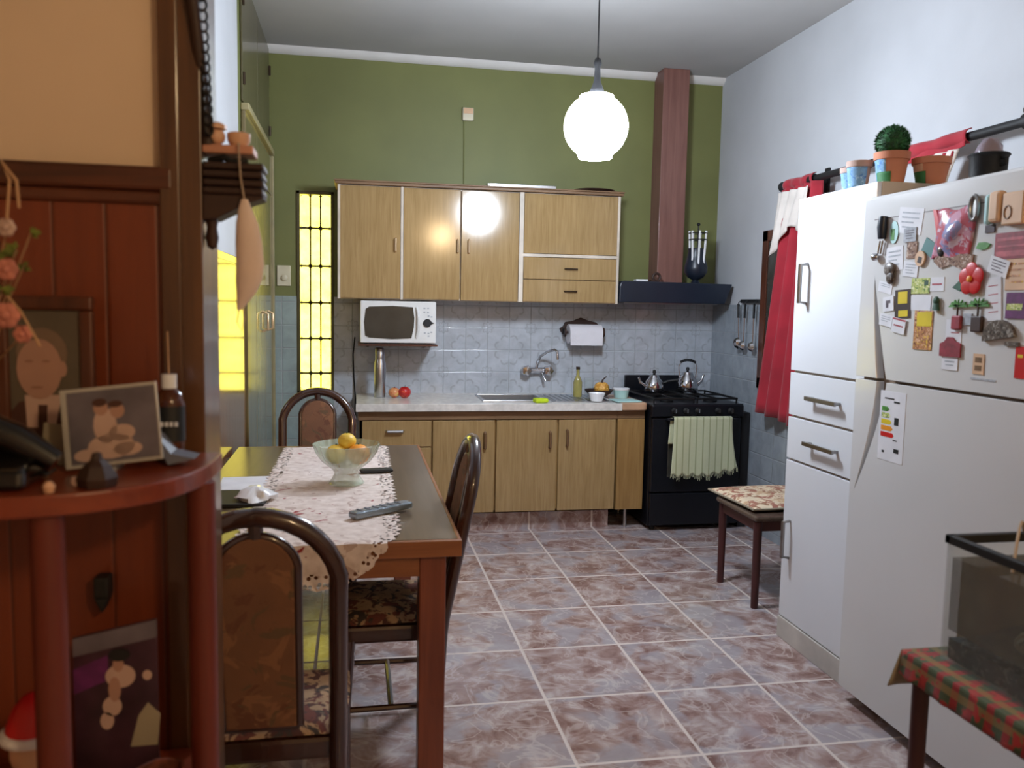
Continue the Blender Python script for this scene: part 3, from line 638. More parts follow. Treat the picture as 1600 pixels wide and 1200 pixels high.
# kettles
def kettle(x, y, z, r, h, name_label, loop):
    t = thing('kettle', name_label, 'kettle', (x, y, z))
    MB().lathe([(r*.92, 0), (r, .008), (r, h*.35), (r*.86, h*.7), (r*.55, h*.92), (r*.5, h)], (x, y, z), 30).build('pot', 'chrome', t, smooth=True)
    l = MB().lathe([(r*.52, h), (r*.45, h+.012), (0, h+.02)], (x, y, z), 26).build('lid', 'chrome', t, smooth=True)
    MB().lathe([(.006, h+.018), (.013, h+.026), (.011, h+.044), (0, h+.048)], (x, y, z), 14).build('lid_knob', 'black', l, smooth=True)
    s_ = 1 if loop else -1
    MB().tube([(x+s_*r*.9, y, z+h*.35), (x+s_*(r+.03), y, z+h*.6), (x+s_*(r+.045), y, z+h*.95)], .01, 12, rr=[.016, .011, .008]).build('spout', 'chrome', t, smooth=True)
    if loop:
        MB().tube([(x-r*.8, y, z+h*.75), (x-r*.9, y, z+h+.05), (x-r*.7, y, z+h+.083), (x, y, z+h+.092), (x+r*.7, y, z+h+.083), (x+r*.9, y, z+h+.05), (x+r*.8, y, z+h*.75)], .004, 8).build('handle_wire', 'chrome', t, smooth=True)
        MB().tube([(x-r*.75, y, z+h+.082), (x-r*.3, y, z+h+.096), (x+r*.3, y, z+h+.096), (x+r*.75, y, z+h+.08)], .009, 10).build('handle_grip', 'black', t, smooth=True)
    else:
        MB().tube([(x+r*.8, y, z+h*.5), (x+r+.03, y-.01, z+h*.7), (x+r+.085, y-.03, z+h*.8), (x+r+.10, y-.035, z+h*.78)], .010, 10).build('side_handle', 'black', t, smooth=True)
kettle(2.05, 5.49, .875, .068, .105, 'low polished steel kettle with side handle on the left rear burner', False)
kettle(2.30, 5.50, .875, .075, .125, 'tall steel kettle with black arched grip on the right rear burner', True)
# dish towel over the oven handle
def tow(u, v):
    x = 2.01+.40*u; z = .758-.375*v
    x += (-.014*v*v if u < .5 else .045*v*v)*abs(u-.5)*2
    if v > .93: z += .012*math.sin(u*40)
    z += .035*v*max(0, (u-.6)/.4)
    return (x, SYF-.066-.005*math.sin(u*13+v)*v-.004*v, z)
tw = thing('dish_towel', 'pale green striped dish towel hanging over the oven handle', 'towel', (2.21, 4.99, .37))
MB().grid(40, 26, tow).build('towel_cloth', 'dish_towel', tw, smooth=True, solid=.004)
MB().grid(4, 12, lambda u, v: (2.0+.04*u-.012*v, SYF-.030-.0*u, .752-.17*v)).build('back_fold', 'dish_towel', tw, smooth=True, solid=.004)
b = MB().grid(24, 3, lambda u, v: (2.012+.396*u, SYF-.066+.036*v, .758+.004*math.sin(v*PI))); b.build('top_fold', 'dish_towel', tw, smooth=True, solid=.004)
b = MB()
for k in range(60):
    u = k/59; p = tow(u, 1); b.tube([p, (p[0]+random.uniform(-.003, .003), p[1], p[2]-random.uniform(.012, .03)*(1.6 if k in (28, 29, 2, 3) else 1))], .0014, 5)
b.build('fringe', 'dish_towel', tw)

# ------------------------------------------------------------------ hood, flue, things on the hood
hd = thing('range_hood', 'dark blue slanted range hood over the stove', 'range hood', (2.1, 5.54, 1.49))
b = MB(); pts = [(1.80, 1.491), (2.52, 1.491), (2.572, 1.629), (1.79, 1.636), (1.765, 1.624), (1.758, 1.60), (1.758, 1.491)]
b.prism(pts, 'y', 5.42, BY-T); b.build('canopy', 'hood', hd, bevel=.006)
b = MB(); b.box(1.80, 2.48, 5.45, 5.74, 1.485, 1.492); b.build('filter', 'steel', hd)
b = MB(); b.box(2.085, 2.275, 5.60, BY, 1.636, CZ)
tag(b.build('flue_boxing', 'flue', bevel=.004), 'reddish brown boxed-in flue rising from the hood to the ceiling', 'flue')
v = thing('skewer_vase', 'black tulip-shaped stand holding upright silver rods on the hood', 'vase', (2.33, 5.48, 1.627))
MB().lathe([(.035, 0), (.03, .006), (.02, .02), (.055, .04), (.078, .075), (.08, .11), (.066, .16), (.056, .22), (.06, .24), (.055, .24), (.05, .2), (.07, .1), (0, .05)], (2.33, 5.50, 1.633), 26).build('vase_body', 'hood', v, smooth=True)
for k in range(7):
    a = 2*PI*k/7; x, y = 2.33+.045*math.cos(a), 5.48+.045*math.sin(a)
    MB().tube([(x, y, 1.70), (2.33+.060*math.cos(a), 5.48+.06*math.sin(a), 1.99)],   .0075, 8).build('rod', 'ceramic', v, smooth=True)
b = MB()
for zz in (1.975, 1.93): b.tube([(2.33+.062*math.cos(2*PI*k/20), 5.48+.062*math.sin(2*PI*k/20), zz) for k in range(20)], .004, 6, closed=True)
b.tube([(2.33, 5.48, 1.7), (2.33, 5.48, 2.03)], .005, 8); b.ball((2.33, 5.48, 2.035), .012)
b.build('wire_ring', 'iron', v, smooth=True)
b = MB().tube([(2.045+.026*math.cos(2*PI*k/20), 5.50, 1.667+.026*math.sin(2*PI*k/20)) for k in range(20)], .009, 8, closed=True); b.box(2.0, 2.035, 5.48, 5.52, 1.636, 1.648); b.box(2.03, 2.06, 5.48, 5.52, 1.636, 1.645)
tag(b.build('ring_ornament', 'umber', smooth=True), 'small dark ring ornament on the hood in front of the flue', 'ornament')
tagm(MB().box(1.89, 1.975, 5.47, 5.53, 1.6365, 1.650), 'soap_box', 'ceramic', 'small flat white box on the left end of the hood', 'box', bevel=.004)

# ------------------------------------------------------------------ utensil rail on the right wall
ur = thing('utensil_rail', 'black utensil rail on the right wall beside the hood', 'rail', (2.58, 5.1, 1.5))
b = MB(); b.box(2.575, 2.592, 5.03, 5.30, 1.50, 1.525); b.build('rail_bar', 'black', ur, bevel=.003)
for y in (5.28, 5.18, 5.05): MB().tube([(2.575, y, 1.515), (2.555, y, 1.505), (2.553, y, 1.49), (2.562, y, 1.483)], .003, 6).build('hook', 'black', ur)
def utensil(y, label, bowl_r, tilt=0, ln=.27):
    t = thing('ladle' if bowl_r > .03 else 'serving_spoon', label, 'utensil', (2.553, y, 1.2))
    MB().tube([(2.553, y, 1.495), (2.553, y+tilt*.3, 1.40)], .009, 8, flat=.5).build('grip', 'black', t, smooth=True)
    MB().tube([(2.553, y+tilt*.3, 1.40), (2.553, y+tilt, 1.495-ln)], .0035, 6).build('shaft', 'chrome', t)
    MB().lathe([(0, -bowl_r), (bowl_r*.7, -bowl_r*.7), (bowl_r, 0), (bowl_r*.93, 0), (bowl_r*.6, -bowl_r*.6), (0, -bowl_r*.9)], (2.548, y+tilt, 1.495-ln), 20, axis='x', sx=1, sy=1.1).build('bowl', 'chrome', t, smooth=True)
utensil(5.28, 'steel ladle with black grip hanging leftmost on the rail', .036, -.03, .265)
utensil(5.18, 'steel spoon with black grip hanging next to the ladle on the rail', .030, 0, .28)
utensil(5.05, 'steel spoon hanging on the rail half behind the red curtain', .0299, 0, .28)

# ------------------------------------------------------------------ window trim, rod and curtain on the right wall
b = MB()
for (y0, y1, z0, z1) in ((4.95, 5.02, .95, 1.96), (3.1, 3.17, .95, 1.96), (3.1, 5.02, 1.89, 1.96), (3.1, 5.02, .95, 1.02)): b.box(2.575, 2.602, y0, y1, z0, z1)
wn = b.build('window_2', 'dark_wood', loc=(2.6, 3.98, .95), bevel=.004); struct(wn, 'brown wooden window frame behind the red curtain', 'window')
bx('glass_panes', 'dark_glass', 2.585, 2.593, 3.16, 4.96, 1.01, 1.90, wn)
cr = thing('curtain_rod', 'dark wooden curtain rod on the right wall above the refrigerator', 'curtain rod', (2.5, 3.7, 2.15))
MB().tube([(2.5, 4.62, 2.185), (2.5, 2.70, 2.185)], .019, 14).build('pole', 'black', cr, smooth=True)
MB().lathe([(.019, 0), (.03, .02), (.03, .045), (.012, .06), (0, .062)], (2.5, 4.61, 2.185), 16, axis='y').build('finial', 'black', cr, smooth=True)
for y in (4.33, 2.80):
    b = MB().lathe([(.03, -.02), (.03, .02)], (2.5, y, 2.185), 16, axis='y'); b.box(2.5, 2.6, y-.012, y+.012, 2.165, 2.20); b.box(2.588, 2.6, y-.02, y+.02, 2.12, 2.25)
    if y < 3: b.ball((2.495, y, 2.225), .022); b.ball((2.495, y-.02, 2.15), .02)
    b.build('rod_bracket', 'black', cr, smooth=True)
cu = thing('red_curtain', 'long red curtain gathered beside the white pantry cupboard', 'curtain', (2.47, 4.6, .83))
def cur(u, v):
    yt0, yt1 = 4.60, 4.22; e = v**1.1
    y = (yt0+(4.86-yt0)*e)*(1-u)+(yt1+(4.30-yt1)*e)*u
    z = 2.165-(2.165-.825)*v - (.04*u if v > .5 else 0)*(v-.5)*2
    if v < .22: y = y*(1-.0)+0
    return (2.485+.022*math.sin(u*26+v*1.5)+.012*math.sin(u*11+2), y, z)
MB().grid(70, 24, cur).build('curtain_panel', 'red_cloth', cu, smooth=True, solid=.004)
def wrap(y0, y1, bottom):
    def f(u, v):
        y = y0+(y1-y0)*u; a = -.3+v*(PI*1.1)
        if v < .72:
            a = PI*.5+PI*1.0*(v/.72-.5)*1.0; return (2.5-.030*math.sin(a)-.004*math.sin(u*20), y, 2.185+.030*math.cos(a)*1.0+.003*math.sin(u*9))
        return (2.468+.004*math.sin(u*22), y, 2.16-(v-.72)/.28*bottom*(1-.25*u)+.006*math.sin(u*14))
    return f
MB().grid(30, 20, wrap(4.60, 4.28, .05)).build('rod_sleeve', 'red_cloth', cu, smooth=True, solid=.004)
lc = thing('lace_drape', 'cream lace drape hanging over the top of the red curtain', 'drape', (2.45, 4.5, 1.86))
MB().grid(40, 14, lambda u, v: (2.447+.010*math.sin(u*24+v*2), 4.60-.34*u+.10*v*(1-u*.4)-.0*u, 2.14-(.32+.05*math.sin(u*6+1)-.10*u)*v)).build('lace_panel', 'cream_lace', lc, smooth=True, solid=.003)
sw = thing('red_swag', 'red cloth swag wrapped round the rod behind the potted plant', 'swag', (2.47, 3.27, 2.05))
MB().grid(30, 20, wrap(3.60, 3.10, .03)).build('rod_sleeve', 'red_cloth', sw, smooth=True, solid=.004)
MB().grid(14, 12, lambda u, v: (2.46+.012*math.sin(u*12), 3.24-.10*u+.12*v, 2.13-.30*v)).build('hanging_tail', 'red_cloth', sw, smooth=True, solid=.004)
MB().grid(14, 12, lambda u, v: (2.452+.008*math.sin(u*14), 3.30-.18*u+.10*v, 2.135-.20*v)).build('lace_tail', 'cream_lace', sw, smooth=True, solid=.003)

# ------------------------------------------------------------------ pantry cupboard
PX, PY0, PY1, PH = 1.87, 2.785, 3.335, 1.93
pn = thing('pantry_cupboard', 'tall glossy white pantry cupboard with two doors and two drawers', 'cupboard', (2.12, 3.06, 0))
bx('carcass', 'pantry_side', PX+.02, 2.42, PY0, PY1, 0.0, PH, pn, .003)
bx('plinth_rail', 'plinth_white', PX-.004, PX+.02, PY0, PY1, 0.0, .095, pn, .003)
def pdoor(name, z0, z1, hp, vert):
    d = bx(name, 'pantry', PX, PX+.019, PY0+.003, PY1-.003, z0, z1, pn, .002)
    y, z, L = hp
    x = PX
    if vert:
        b = MB().tube([(x, y, z), (x-.032, y, z+.006), (x-.034, y, z+L*.5), (x-.032, y, z+L-.006), (x, y, z+L)], .007, 10); b.box(x-.04, x-.028, y-.009, y+.009, z+.0, z+L)
    else:
        b = MB().box(x-.036, x-.024, y, y+L, z-.009, z+.009); b.box(x-.03, x, y+.01, y+.026, z-.007, z+.007); b.box(x-.03, x, y+L-.026, y+L-.01, z-.007, z+.007)
    b.build('handle', 'pewter', d, bevel=.003)
pdoor('door', 1.197, PH-.002, (3.235, 1.485, .165), True)
pdoor('drawer', 1.003, 1.187, (2.93, 1.092, .225), False)
pdoor('drawer', .812, .993, (2.93, .902, .225), False)
pdoor('door', .10, .802, (3.27, .375, .165), True)

# ------------------------------------------------------------------ refrigerator
FX = 1.8; FY0, FY1, FH = 1.86, 2.745, 1.85
fr = thing('refrigerator', 'large white refrigerator with a freezer door covered in magnets', 'refrigerator', (2.15, 2.35, 0))
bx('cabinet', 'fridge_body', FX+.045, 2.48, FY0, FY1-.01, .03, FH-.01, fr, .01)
for (x, y) in ((1.9, 2.02), (1.9, 2.68), (2.4, 2.02), (2.4, 2.68)): MB().tube([(x, y, 0), (x, y, .035)], .02).build('foot', 'black', fr)
# each door front is a main panel and a narrow edge strip, with the swept grip groove between them
def groove(z): # distance of the groove's camera side edge from the door edge
    if z > 1.215: t = (z-1.215)/.36; return 2.566+.10*min(1, t)**.9 if t <= 1.0001 else None
    t = (1.215-z)/.41; return 2.566+.150*t**1.4 if t <= 1.0001 else None
def door(name, z0, z1, zg0, zg1, topround=False):
    n = 24
    zs_ = [zg0+(zg1-zg0)*k/n for k in range(n+1)]
    opens_down = zg1 < z1-.001
    zc, tip = (zg0, zg1) if opens_down else (zg1, zg0)
    w_in = lambda z: .054*(1-min(1, abs(z-zc)/(zg1-zg0)))**.8
    outer = [(groove(z), z) for z in zs_]; inner = [(min(FY1-.006, groove(z)+w_in(z)), z) for z in zs_]
    if opens_down: main = [(FY0, z0)]+outer+inner[:-1][::-1]+[(FY1, z0), (FY1, z1), (FY0, z1)]
    else: main = [(FY0, z0), (FY1, z0), (FY1, z1)]+inner[1:][::-1]+outer+[(FY0, z1)]
    d = MB().prism(main, 'x', FX, FX+.044).build(name, 'white_enamel', fr, bevel=.0015)
    return d
fz = door('freezer_door', 1.222, FH, 1.222, 1.57)
fd = door('lower_door', .05, 1.212, .81, 1.212)
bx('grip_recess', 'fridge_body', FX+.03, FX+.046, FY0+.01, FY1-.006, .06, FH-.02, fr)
b = MB(); b.prism([(FX+.044, FH-.005), (FX+.01, FH-.005), (FX+.02, FH+.012), (FX+.10, FH+.022), (2.47, FH+.022), (2.47, FH-.012), (FX+.044, FH-.012)], 'y', FY0, FY1)
b.build('top_cover', 'white_enamel', fr, bevel=.006)
b = MB(); b.box(FX-.001, FX+.002, FY0+.02, FY1-.06, 1.775, 1.778); b.build('door_crease', 'seam', fr)
# energy label
el = MB(); el.box(FX-.0012, FX, 2.455, 2.59, .945, 1.185)
es = tag(el.build('energy_sticker', 'paper'), 'white energy rating sticker with coloured arrows on the lower refrigerator door', 'sticker')
ecol = [('leaf', .04), ('light_green_print', .048), ('yellow', .056), ('orange', .064), ('red', .072)]
for k, (c_, w_) in enumerate(ecol):
    z = 1.115-k*.022; MB().prism([(2.578, z), (2.578-w_+.01, z), (2.578-w_, z+.008), (2.578-w_+.01, z+.016), (2.578, z+.016)], 'x', FX-.002, FX-.0011).build('arrow', c_, es)
b = MB()
for (y, z, a, h) in ((2.497, 1.085, .022, .026), (2.54, 1.16, .05, .004), (2.50, 1.15, .03, .006), (2.49, .985, .026, .014), (2.56, .975, .012, .008), (2.50, 1.02, .02, .004)): b.box(FX-.002, FX-.0011, y-a/2, y+a/2, z-h/2, z+h/2)
b.build('sticker_printing', 'black', es)

# magnets and papers on the freezer door : (y, z, width, height)
def card(y, z, w_, h, m_, name, label, cat, tilt=0, marks=None, mm='paper_grey', d=.0015, off=0, shape=None):
    x1 = FX-off; R = Matrix.Rotation(tilt, 3, 'X')
    b = MB()
    def P(a, c_): q = R @ Vector((0, -a, c_)); return (y+q.y, z+q.z)
    pts = shape or [(-.5, -.5), (.5, -.5), (.5, .5), (-.5, .5)]
    b.prism([P(a*w_, c_*h) for a, c_ in pts], 'x', x1-d, x1, 0)
    for mk in (marks or []):
        a, c_, ww, hh = mk[:4]; mi = mk[4] if len(mk) > 4 else 1
        b.prism([P((a+i*ww/2)*w_, (c_+j*hh/2)*h) for i, j in ((-1, -1), (1, -1), (1, 1), (-1, 1))], 'x', x1-d-.0006, x1-d, mi)
    return tag(b.build(name, [m_, mm] if isinstance(mm, str) else [m_]+list(mm)), label, cat)
LN = [(0, .3, .7, .06), (0, .12, .7, .06), (-.1, -.06, .5, .06), (0, -.25, .6, .06)]
ell = [(.5*math.cos(2*PI*k/18), .5*math.sin(2*PI*k/18)) for k in range(18)]
ONF = 'on the freezer door'
t = thing('screwdriver_magnet', 'navy and green handled tool magnet hanging at the left edge of the freezer door', 'magnet', (FX-.01, 2.62, 1.63))
MB().tube([(FX-.012, 2.622, 1.705), (FX-.014, 2.62, 1.745), (FX-.012, 2.62, 1.782)], .015, 12, rr=[.013, .017, .014]).build('handle', 'hood', t, smooth=True)
MB().tube([(FX-.01, 2.632, 1.70), (FX-.01, 2.642, 1.655)], .003, 6).tube([(FX-.01, 2.618, 1.70), (FX-.01, 2.628, 1.655)], .003, 6).build('prongs', 'chrome', t)
tag(MB().ball((FX-.014, 2.652, 1.645), .014, sc_=(.9, 1.2, 1)).build('silver_bell', 'chrome', smooth=True), 'small silver ball ornament at the left edge of the freezer door', 'ornament')
card(2.491, 1.755, .125, .085, 'paper', 'paper_note', 'large tilted white paper at the top left of the freezer door', 'paper', .15, LN)
card(2.57, 1.724, .046, .076, 'turq', 'oval_magnet', 'pale blue green oval magnet beside the tool magnet', 'magnet', 0, [(-.1, -.1, .4, .5)], 'leaf', shape=ell, off=.002)
card(2.484, 1.709, .062, .046, 'paper_grey', 'calendar_magnet', 'small grey printed card under the large tilted paper', 'magnet', 0, LN, 'photo_blue', off=.003)
card(2.561, 1.635, .09, .08, 'paper', 'paper_note', 'square white paper below the oval magnet', 'paper', -.05, LN)
card(2.471, 1.658, .05, .054, 'brown_print', 'picture_magnet', 'little brown picture magnet below the grey card', 'magnet', 0, off=.002)
card(2.385, 1.659, .066, .046, 'teal', 'teal_card', 'teal card tilted beside the red candy bag', 'card', .5, off=.001)
card(2.422, 1.628, .046, .05, 'beige_box', 'avocado_magnet', 'cream and dark egg-shaped avocado magnet', 'magnet', .3, [(.05, -.08, .4, .4)], 'umber', shape=ell, off=.003, d=.006)
tag(MB().ball((FX-.009, 2.573, 1.60), .03, seg=14, sc_=(.3, 1, .8)).ball((FX-.009, 2.566, 1.572), .024, seg=12, sc_=(.35, .9, 1)).build('clay_ornament', 'grey_brown', smooth=True), 'brown lumpy ornament magnet on the square white paper', 'magnet')
card(2.473, 1.596, .074, .05, 'paper', 'paper_note', 'white slip right of the brown lumpy ornament', 'paper', .1, LN, off=.001)
card(2.602, 1.538, .076, .036, 'paper', 'paper_tag', 'narrow white slip at the left edge above the small cards', 'paper', .2, LN[:2])
card(2.418, 1.54, .088, .05, 'light_green_print', 'calendar_magnet', 'yellow green printed card in the middle left of the freezer door', 'magnet', 0, [(.32, .2, .22, .3)], 'leaf_dark', off=.001)
card(2.341, 1.544, .064, .044, 'paper', 'business_card', 'faint white business card right of the yellow green card', 'card', 0, [(0, 0, .7, .12)], 'pinkred')
card(2.577, 1.482, .058, .05, 'paper', 'picture_card', 'white card with a small dark figure at the left edge', 'card', -.1, [(-.1, 0, .22, .5), (.1, .15, .2, .2)], 'photo_blue', off=.002)
card(2.502, 1.482, .08, .096, 'umber', 'sun_magnet', 'dark card with a round yellow sun and a yellow strip', 'magnet', -.05, [(0, .22, .6, .42), (.05, -.33, .6, .22)], 'yellow', off=.001)
card(2.584, 1.426, .07, .04, 'paper', 'paper_tag', 'white tag hanging below the card with the dark figure', 'paper', .15, LN[:3], off=.003)
card(2.513, 1.409, .07, .05, 'paper', 'paper_tag', 'white tag with pink edge hanging below the sun card', 'paper', .15, [(0, .42, .95, .12), (0, 0, .7, .1)], 'pinkred', off=.004)
card(2.414, 1.485, .10, .048, 'paper', 'paper_note', 'plain white slip above the food picture', 'paper', .03)
t = MB().ball((FX-.008, 2.331, 1.492), .012, seg=10, sc_=(.6, 1, 1.2)); t.lathe([(.016, -.022), (.011, 0), (.005, .012)], (FX-.008, 2.331, 1.484), 10, sx=.5)
tag(t.build('figurine_magnet', 'leaf_dark', smooth=True), 'tiny dark green figure magnet right of the plain white slip', 'magnet')
card(2.393, 1.398, .088, .126, 'foodprint', 'food_magnet', 'tall food picture magnet with a yellow top', 'magnet', 0, [(.05, .28, .8, .36)], 'yellow', off=.001)
# candy bag
def bag(u, v):
    y = 2.355-.165*u+.02*v; z = 1.772-.15*v; return (FX-.004-.022*math.sin(PI*u)*math.sin(PI*min(1, v*1.1))*(1+.2*math.sin(9*u+7*v)), y-.01*math.sin(v*3), z+.006*math.sin(u*9))
b = MB().grid(18, 18, bag); b.prism([(2.36, 1.775), (2.375, 1.778), (2.352, 1.70), (2.335, 1.66), (2.34, 1.72)], 'x', FX-.006, FX-.001, 1)
tag(b.build('candy_bag', ['candy', 'red'], smooth=True, solid=.002), 'shiny red and pink candy bag stuck high on the freezer door', 'bag')
card(2.275, 1.612, .17, .05, 'brown_print', 'brown_strip', 'brown ragged picture below the candy bag', 'picture', .1, shape=[(-.5, -.1), (-.3, -.5), (-.05, -.2), (.2, -.4), (.5, -.3), (.5, .5), (-.2, .45), (-.45, .2)], off=.002, d=.003)
t = thing('oval_magnet', 'small black oval magnet with pale centre beside the teal card', 'magnet', (FX, 2.327, 1.63))
MB().ball((FX-.006, 2.327, 1.650), .017, seg=14, sc_=(.35, 1, 1.25)).build('oval_rim', 'black', t, smooth=True)
MB().ball((FX-.009, 2.327, 1.650), .009, seg=12, sc_=(.5, 1, 1.25)).build('oval_centre', 'pewter', t, smooth=True)
t = thing('bottle_opener', 'rounded silver opener hanging at the top of the freezer door', 'opener', (FX, 2.192, 1.72))
MB().tube([(FX-.01, 2.192+.017*math.cos(2*PI*k/20), 1.764+.034*math.sin(2*PI*k/20)*1.05) for k in range(20)], .006, 8, closed=True).build('loop', 'pewter', t, smooth=True)
bx('web', 'pewter', FX-.01, FX-.004, 2.18, 2.204, 1.735, 1.795, t, .002)
t = thing('magnet_case', 'clear and beige rounded plastic case at the top right of the freezer door', 'case', (FX, 2.10, 1.71))
bx('beige_body', 'beige_box', FX-.03, FX-.001, 2.072, 2.115, 1.712, 1.800, t, .01); bx('clear_cover', 'turq', FX-.022, FX-.001, 2.117, 2.142, 1.708, 1.796, t, .01)
t = thing('cookie_box', 'beige box with a brown ring print at the top right of the freezer door', 'box', (FX, 2.03, 1.69))
bx('box', 'beige_box', FX-.024, FX-.001, 1.99, 2.068, 1.700, 1.790, t, .005)
MB().tube([(FX-.0245, 2.045+.013*math.cos(2*PI*k/16), 1.735+.018*math.sin(2*PI*k/16)) for k in range(16)], .002, 6, closed=True).build('ring_print', 'brown_rail', t)
card(2.131, 1.698, .036, .022, 'photo_dark', 'square_magnet', 'small dark square magnet below the clear case', 'magnet', 0, d=.004)
card(2.153, 1.65, .056, .024, 'leaf', 'leaf_magnet', 'bright green leaf magnet right of the candy bag', 'magnet', .1, shape=[(-.5, -.3), (-.1, -.5), (.3, -.25), (.5, .3), (.1, .5), (-.35, .4)], d=.004)
card(2.047, 1.645, .12, .074, 'maroon', 'printed_booklet', 'maroon and rose printed booklet at the right edge', 'booklet', 0, [(0, .25, .85, .12), (0, -.02, .8, .08), (0, -.3, .9, .2)], 'pinkred', d=.004)
card(2.085, 1.588, .076, .048, 'paper', 'paper_tag', 'tilted white card under the maroon booklet', 'card', .3, LN, 'photo_blue', off=.005)
t = thing('flower_magnet', 'red five-petalled fabric flower magnet', 'magnet', (FX, 2.188, 1.51))
b = MB()
for k in range(5):
    a = 2*PI*k/5+.3; b.ball((FX-.009, 2.186+.026*math.cos(a), 1.556+.024*math.sin(a)), .026, seg=16, sc_=(.16, 1, 1))
b.build('petals', 'red', t, smooth=True)
MB().ball((FX-.015, 2.186, 1.556), .010, seg=10, sc_=(.5, 1, 1)).build('flower_centre', 'orange', t, smooth=True)
MB().prism([(2.268, 1.532), (2.24, 1.552), (2.222, 1.535), (2.235, 1.520)], 'x', FX-.005, FX-.001).build('leaf', 'leaf_dark', t)
card(2.10, 1.497, .06, .125, 'paper', 'paper_note', 'long white paper hanging right of the red flower', 'paper', -.1, [(0, .3, .6, .02), (0, .1, .6, .02), (0, -.1, .6, .02), (0, -.3, .6, .02)], 'pinkred', off=.001)
card(2.02, 1.566, .08, .09, 'beige_box', 'yellowed_paper', 'yellowed printed paper at the right edge above the purple card', 'paper', 0, LN, 'foodprint', off=.001)
card(2.01, 1.478, .08, .072, 'purple', 'purple_card', 'purple card with a green stripe at the right edge', 'card', 0, [(-.1, -.05, .7, .25)], 'light_green_print', off=.002)
def palm(y, z, label, base_m, s=1):
    t = thing('palm_magnet', label, 'magnet', (FX, y, z))
    b = MB()
    for k in range(7):
        a = PI*(k+.5)/7; b.prism([(y, z+.024*s), (y+.036*s*math.cos(a)-.003, z+.02*s+.022*s*math.sin(a)), (y+.04*s*math.cos(a), z+.012*s+.024*s*math.sin(a)), (y+.004, z+.018*s)], 'x', FX-.008, FX-.004)
    b.build('fronds', 'leaf', t)
    MB().tube([(FX-.006, y, z-.01), (FX-.006, y, z+.025*s)], .003, 6).build('trunk', 'umber', t)
    bx('base', base_m, FX-.012, FX-.001, y-.02*s, y+.02*s, z-.05*s, z-.008, t, .004)
palm(2.236, 1.455, 'palm tree souvenir magnet with maroon base, the left one of two', 'maroon')
palm(2.152, 1.455, 'palm tree souvenir magnet with dark base, the right one of two', 'umber', 1.1)
card(2.196, 1.437, .034, .034, 'paper_grey', 'small_magnet', 'small grey white magnet between the two palm trees', 'magnet', 0, d=.004)
fan = [(.5*math.cos(PI*k/12), -.4+.9*math.sin(PI*k/12)) for k in range(13)]
card(2.067, 1.407, .12, .06, 'grey_brown', 'fan_magnet', 'dark glossy fan-shaped magnet at the lower right', 'magnet', -.15, shape=fan, d=.012)
card(2.017, 1.371, .05, .012, 'grey_brown', 'stick_magnet', 'thin dark stick magnet beside the fan-shaped magnet', 'magnet', 0, d=.006)
card(2.253, 1.395, .068, .08, 'paper', 'paper_note', 'white printed sheet below the left palm magnet', 'paper', 0, [(.1, .3, .5, .04), (.1, .15, .5, .04), (.1, 0, .5, .04)], 'pinkred')
card(2.259, 1.351, .09, .06, 'maroon', 'house_magnet', 'dark red house-shaped magnet below the palm magnets', 'magnet', 0, shape=[(-.5, -.5), (.5, -.5), (.5, .2), (.25, .3), (.1, .5), (-.15, .5), (-.3, .25), (-.5, .15)], off=.002, d=.005)
card(2.26, 1.302, .07, .044, 'paper', 'paper_tag', 'white tag hanging under the dark red house magnet', 'paper', 0, [(0, .1, .6, .1), (0, -.15, .5, .08)], 'paper_grey', off=.001)
card(2.14, 1.307, .044, .06, 'beige_box', 'picture_magnet', 'small beige upright magnet near the bottom of the freezer door', 'magnet', 0, [(0, .2, .6, .25), (0, -.2, .6, .25)], 'brown_rail', off=.001)
card(1.985, 1.322, .036, .088, 'red', 'red_card', 'bright red card at the lower right edge of the freezer door', 'card', 0, [(0, .2, .5, .1)], 'yellow', off=.001)
card(2.119, 1.263, .10, .006, 'paper_grey', 'nameplate', 'thin grey nameplate strip at the bottom of the freezer door', 'nameplate', 0)

for o in list(bpy.data.objects):
    if o.parent is None and o.get('category') in ('magnet', 'paper', 'card', 'picture', 'booklet') and abs(o.location.x-FX) < .03: o['group'] = 'papers and magnets on the freezer door'
# ------------------------------------------------------------------ pots on the cupboard and refrigerator
def pot(x, y, r, h, label, paint=None, z=PH, name='flower_pot', m_='terracotta', soil=True):
    t = thing(name, label, 'pot', (x, y, z))
    b = MB().lathe([(r*.72, 0), (r*.95, h*.78), (r*1.04, h*.78), (r*1.06, h), (r*.95, h), (r*.88, h*.8), (0, h*.78)], (x, y, z), 28); b.build('clay', m_, t, smooth=True)
    if paint:
        for k, (c_, a0, a1, h0, h1) in enumerate(paint):
            def f(u, v):
                a = a0+(a1-a0)*u; hh = h*(h0+(h1-h0)*v); rr = r*(.72+.23*min(1, hh/(h*.78))) if hh < h*.78 else r*1.06
                return (x+(rr+.0012+.0004*k)*math.cos(a), y+(rr+.0012+.0004*k)*math.sin(a), z+hh)
            MB().grid(10, 6, f).build('painted_patch', c_, t, smooth=True, solid=.0008)
    return t
rd = math.radians
PA = [('blue_paint', rd(120), rd(215), .15, .77), ('green_paint', rd(165), rd(235), .02, .4)]
p = pot(2.0, 2.90, .062, .125, 'terracotta pot with blue and green painting holding the round topiary', PA)
tp = thing('grass_topiary', 'round dark green artificial grass ball in the terracotta pot', 'plant', (2.0, 2.90, PH+.11))
b = MB().ball((2.0, 2.90, PH+.165), .058, seg=24)
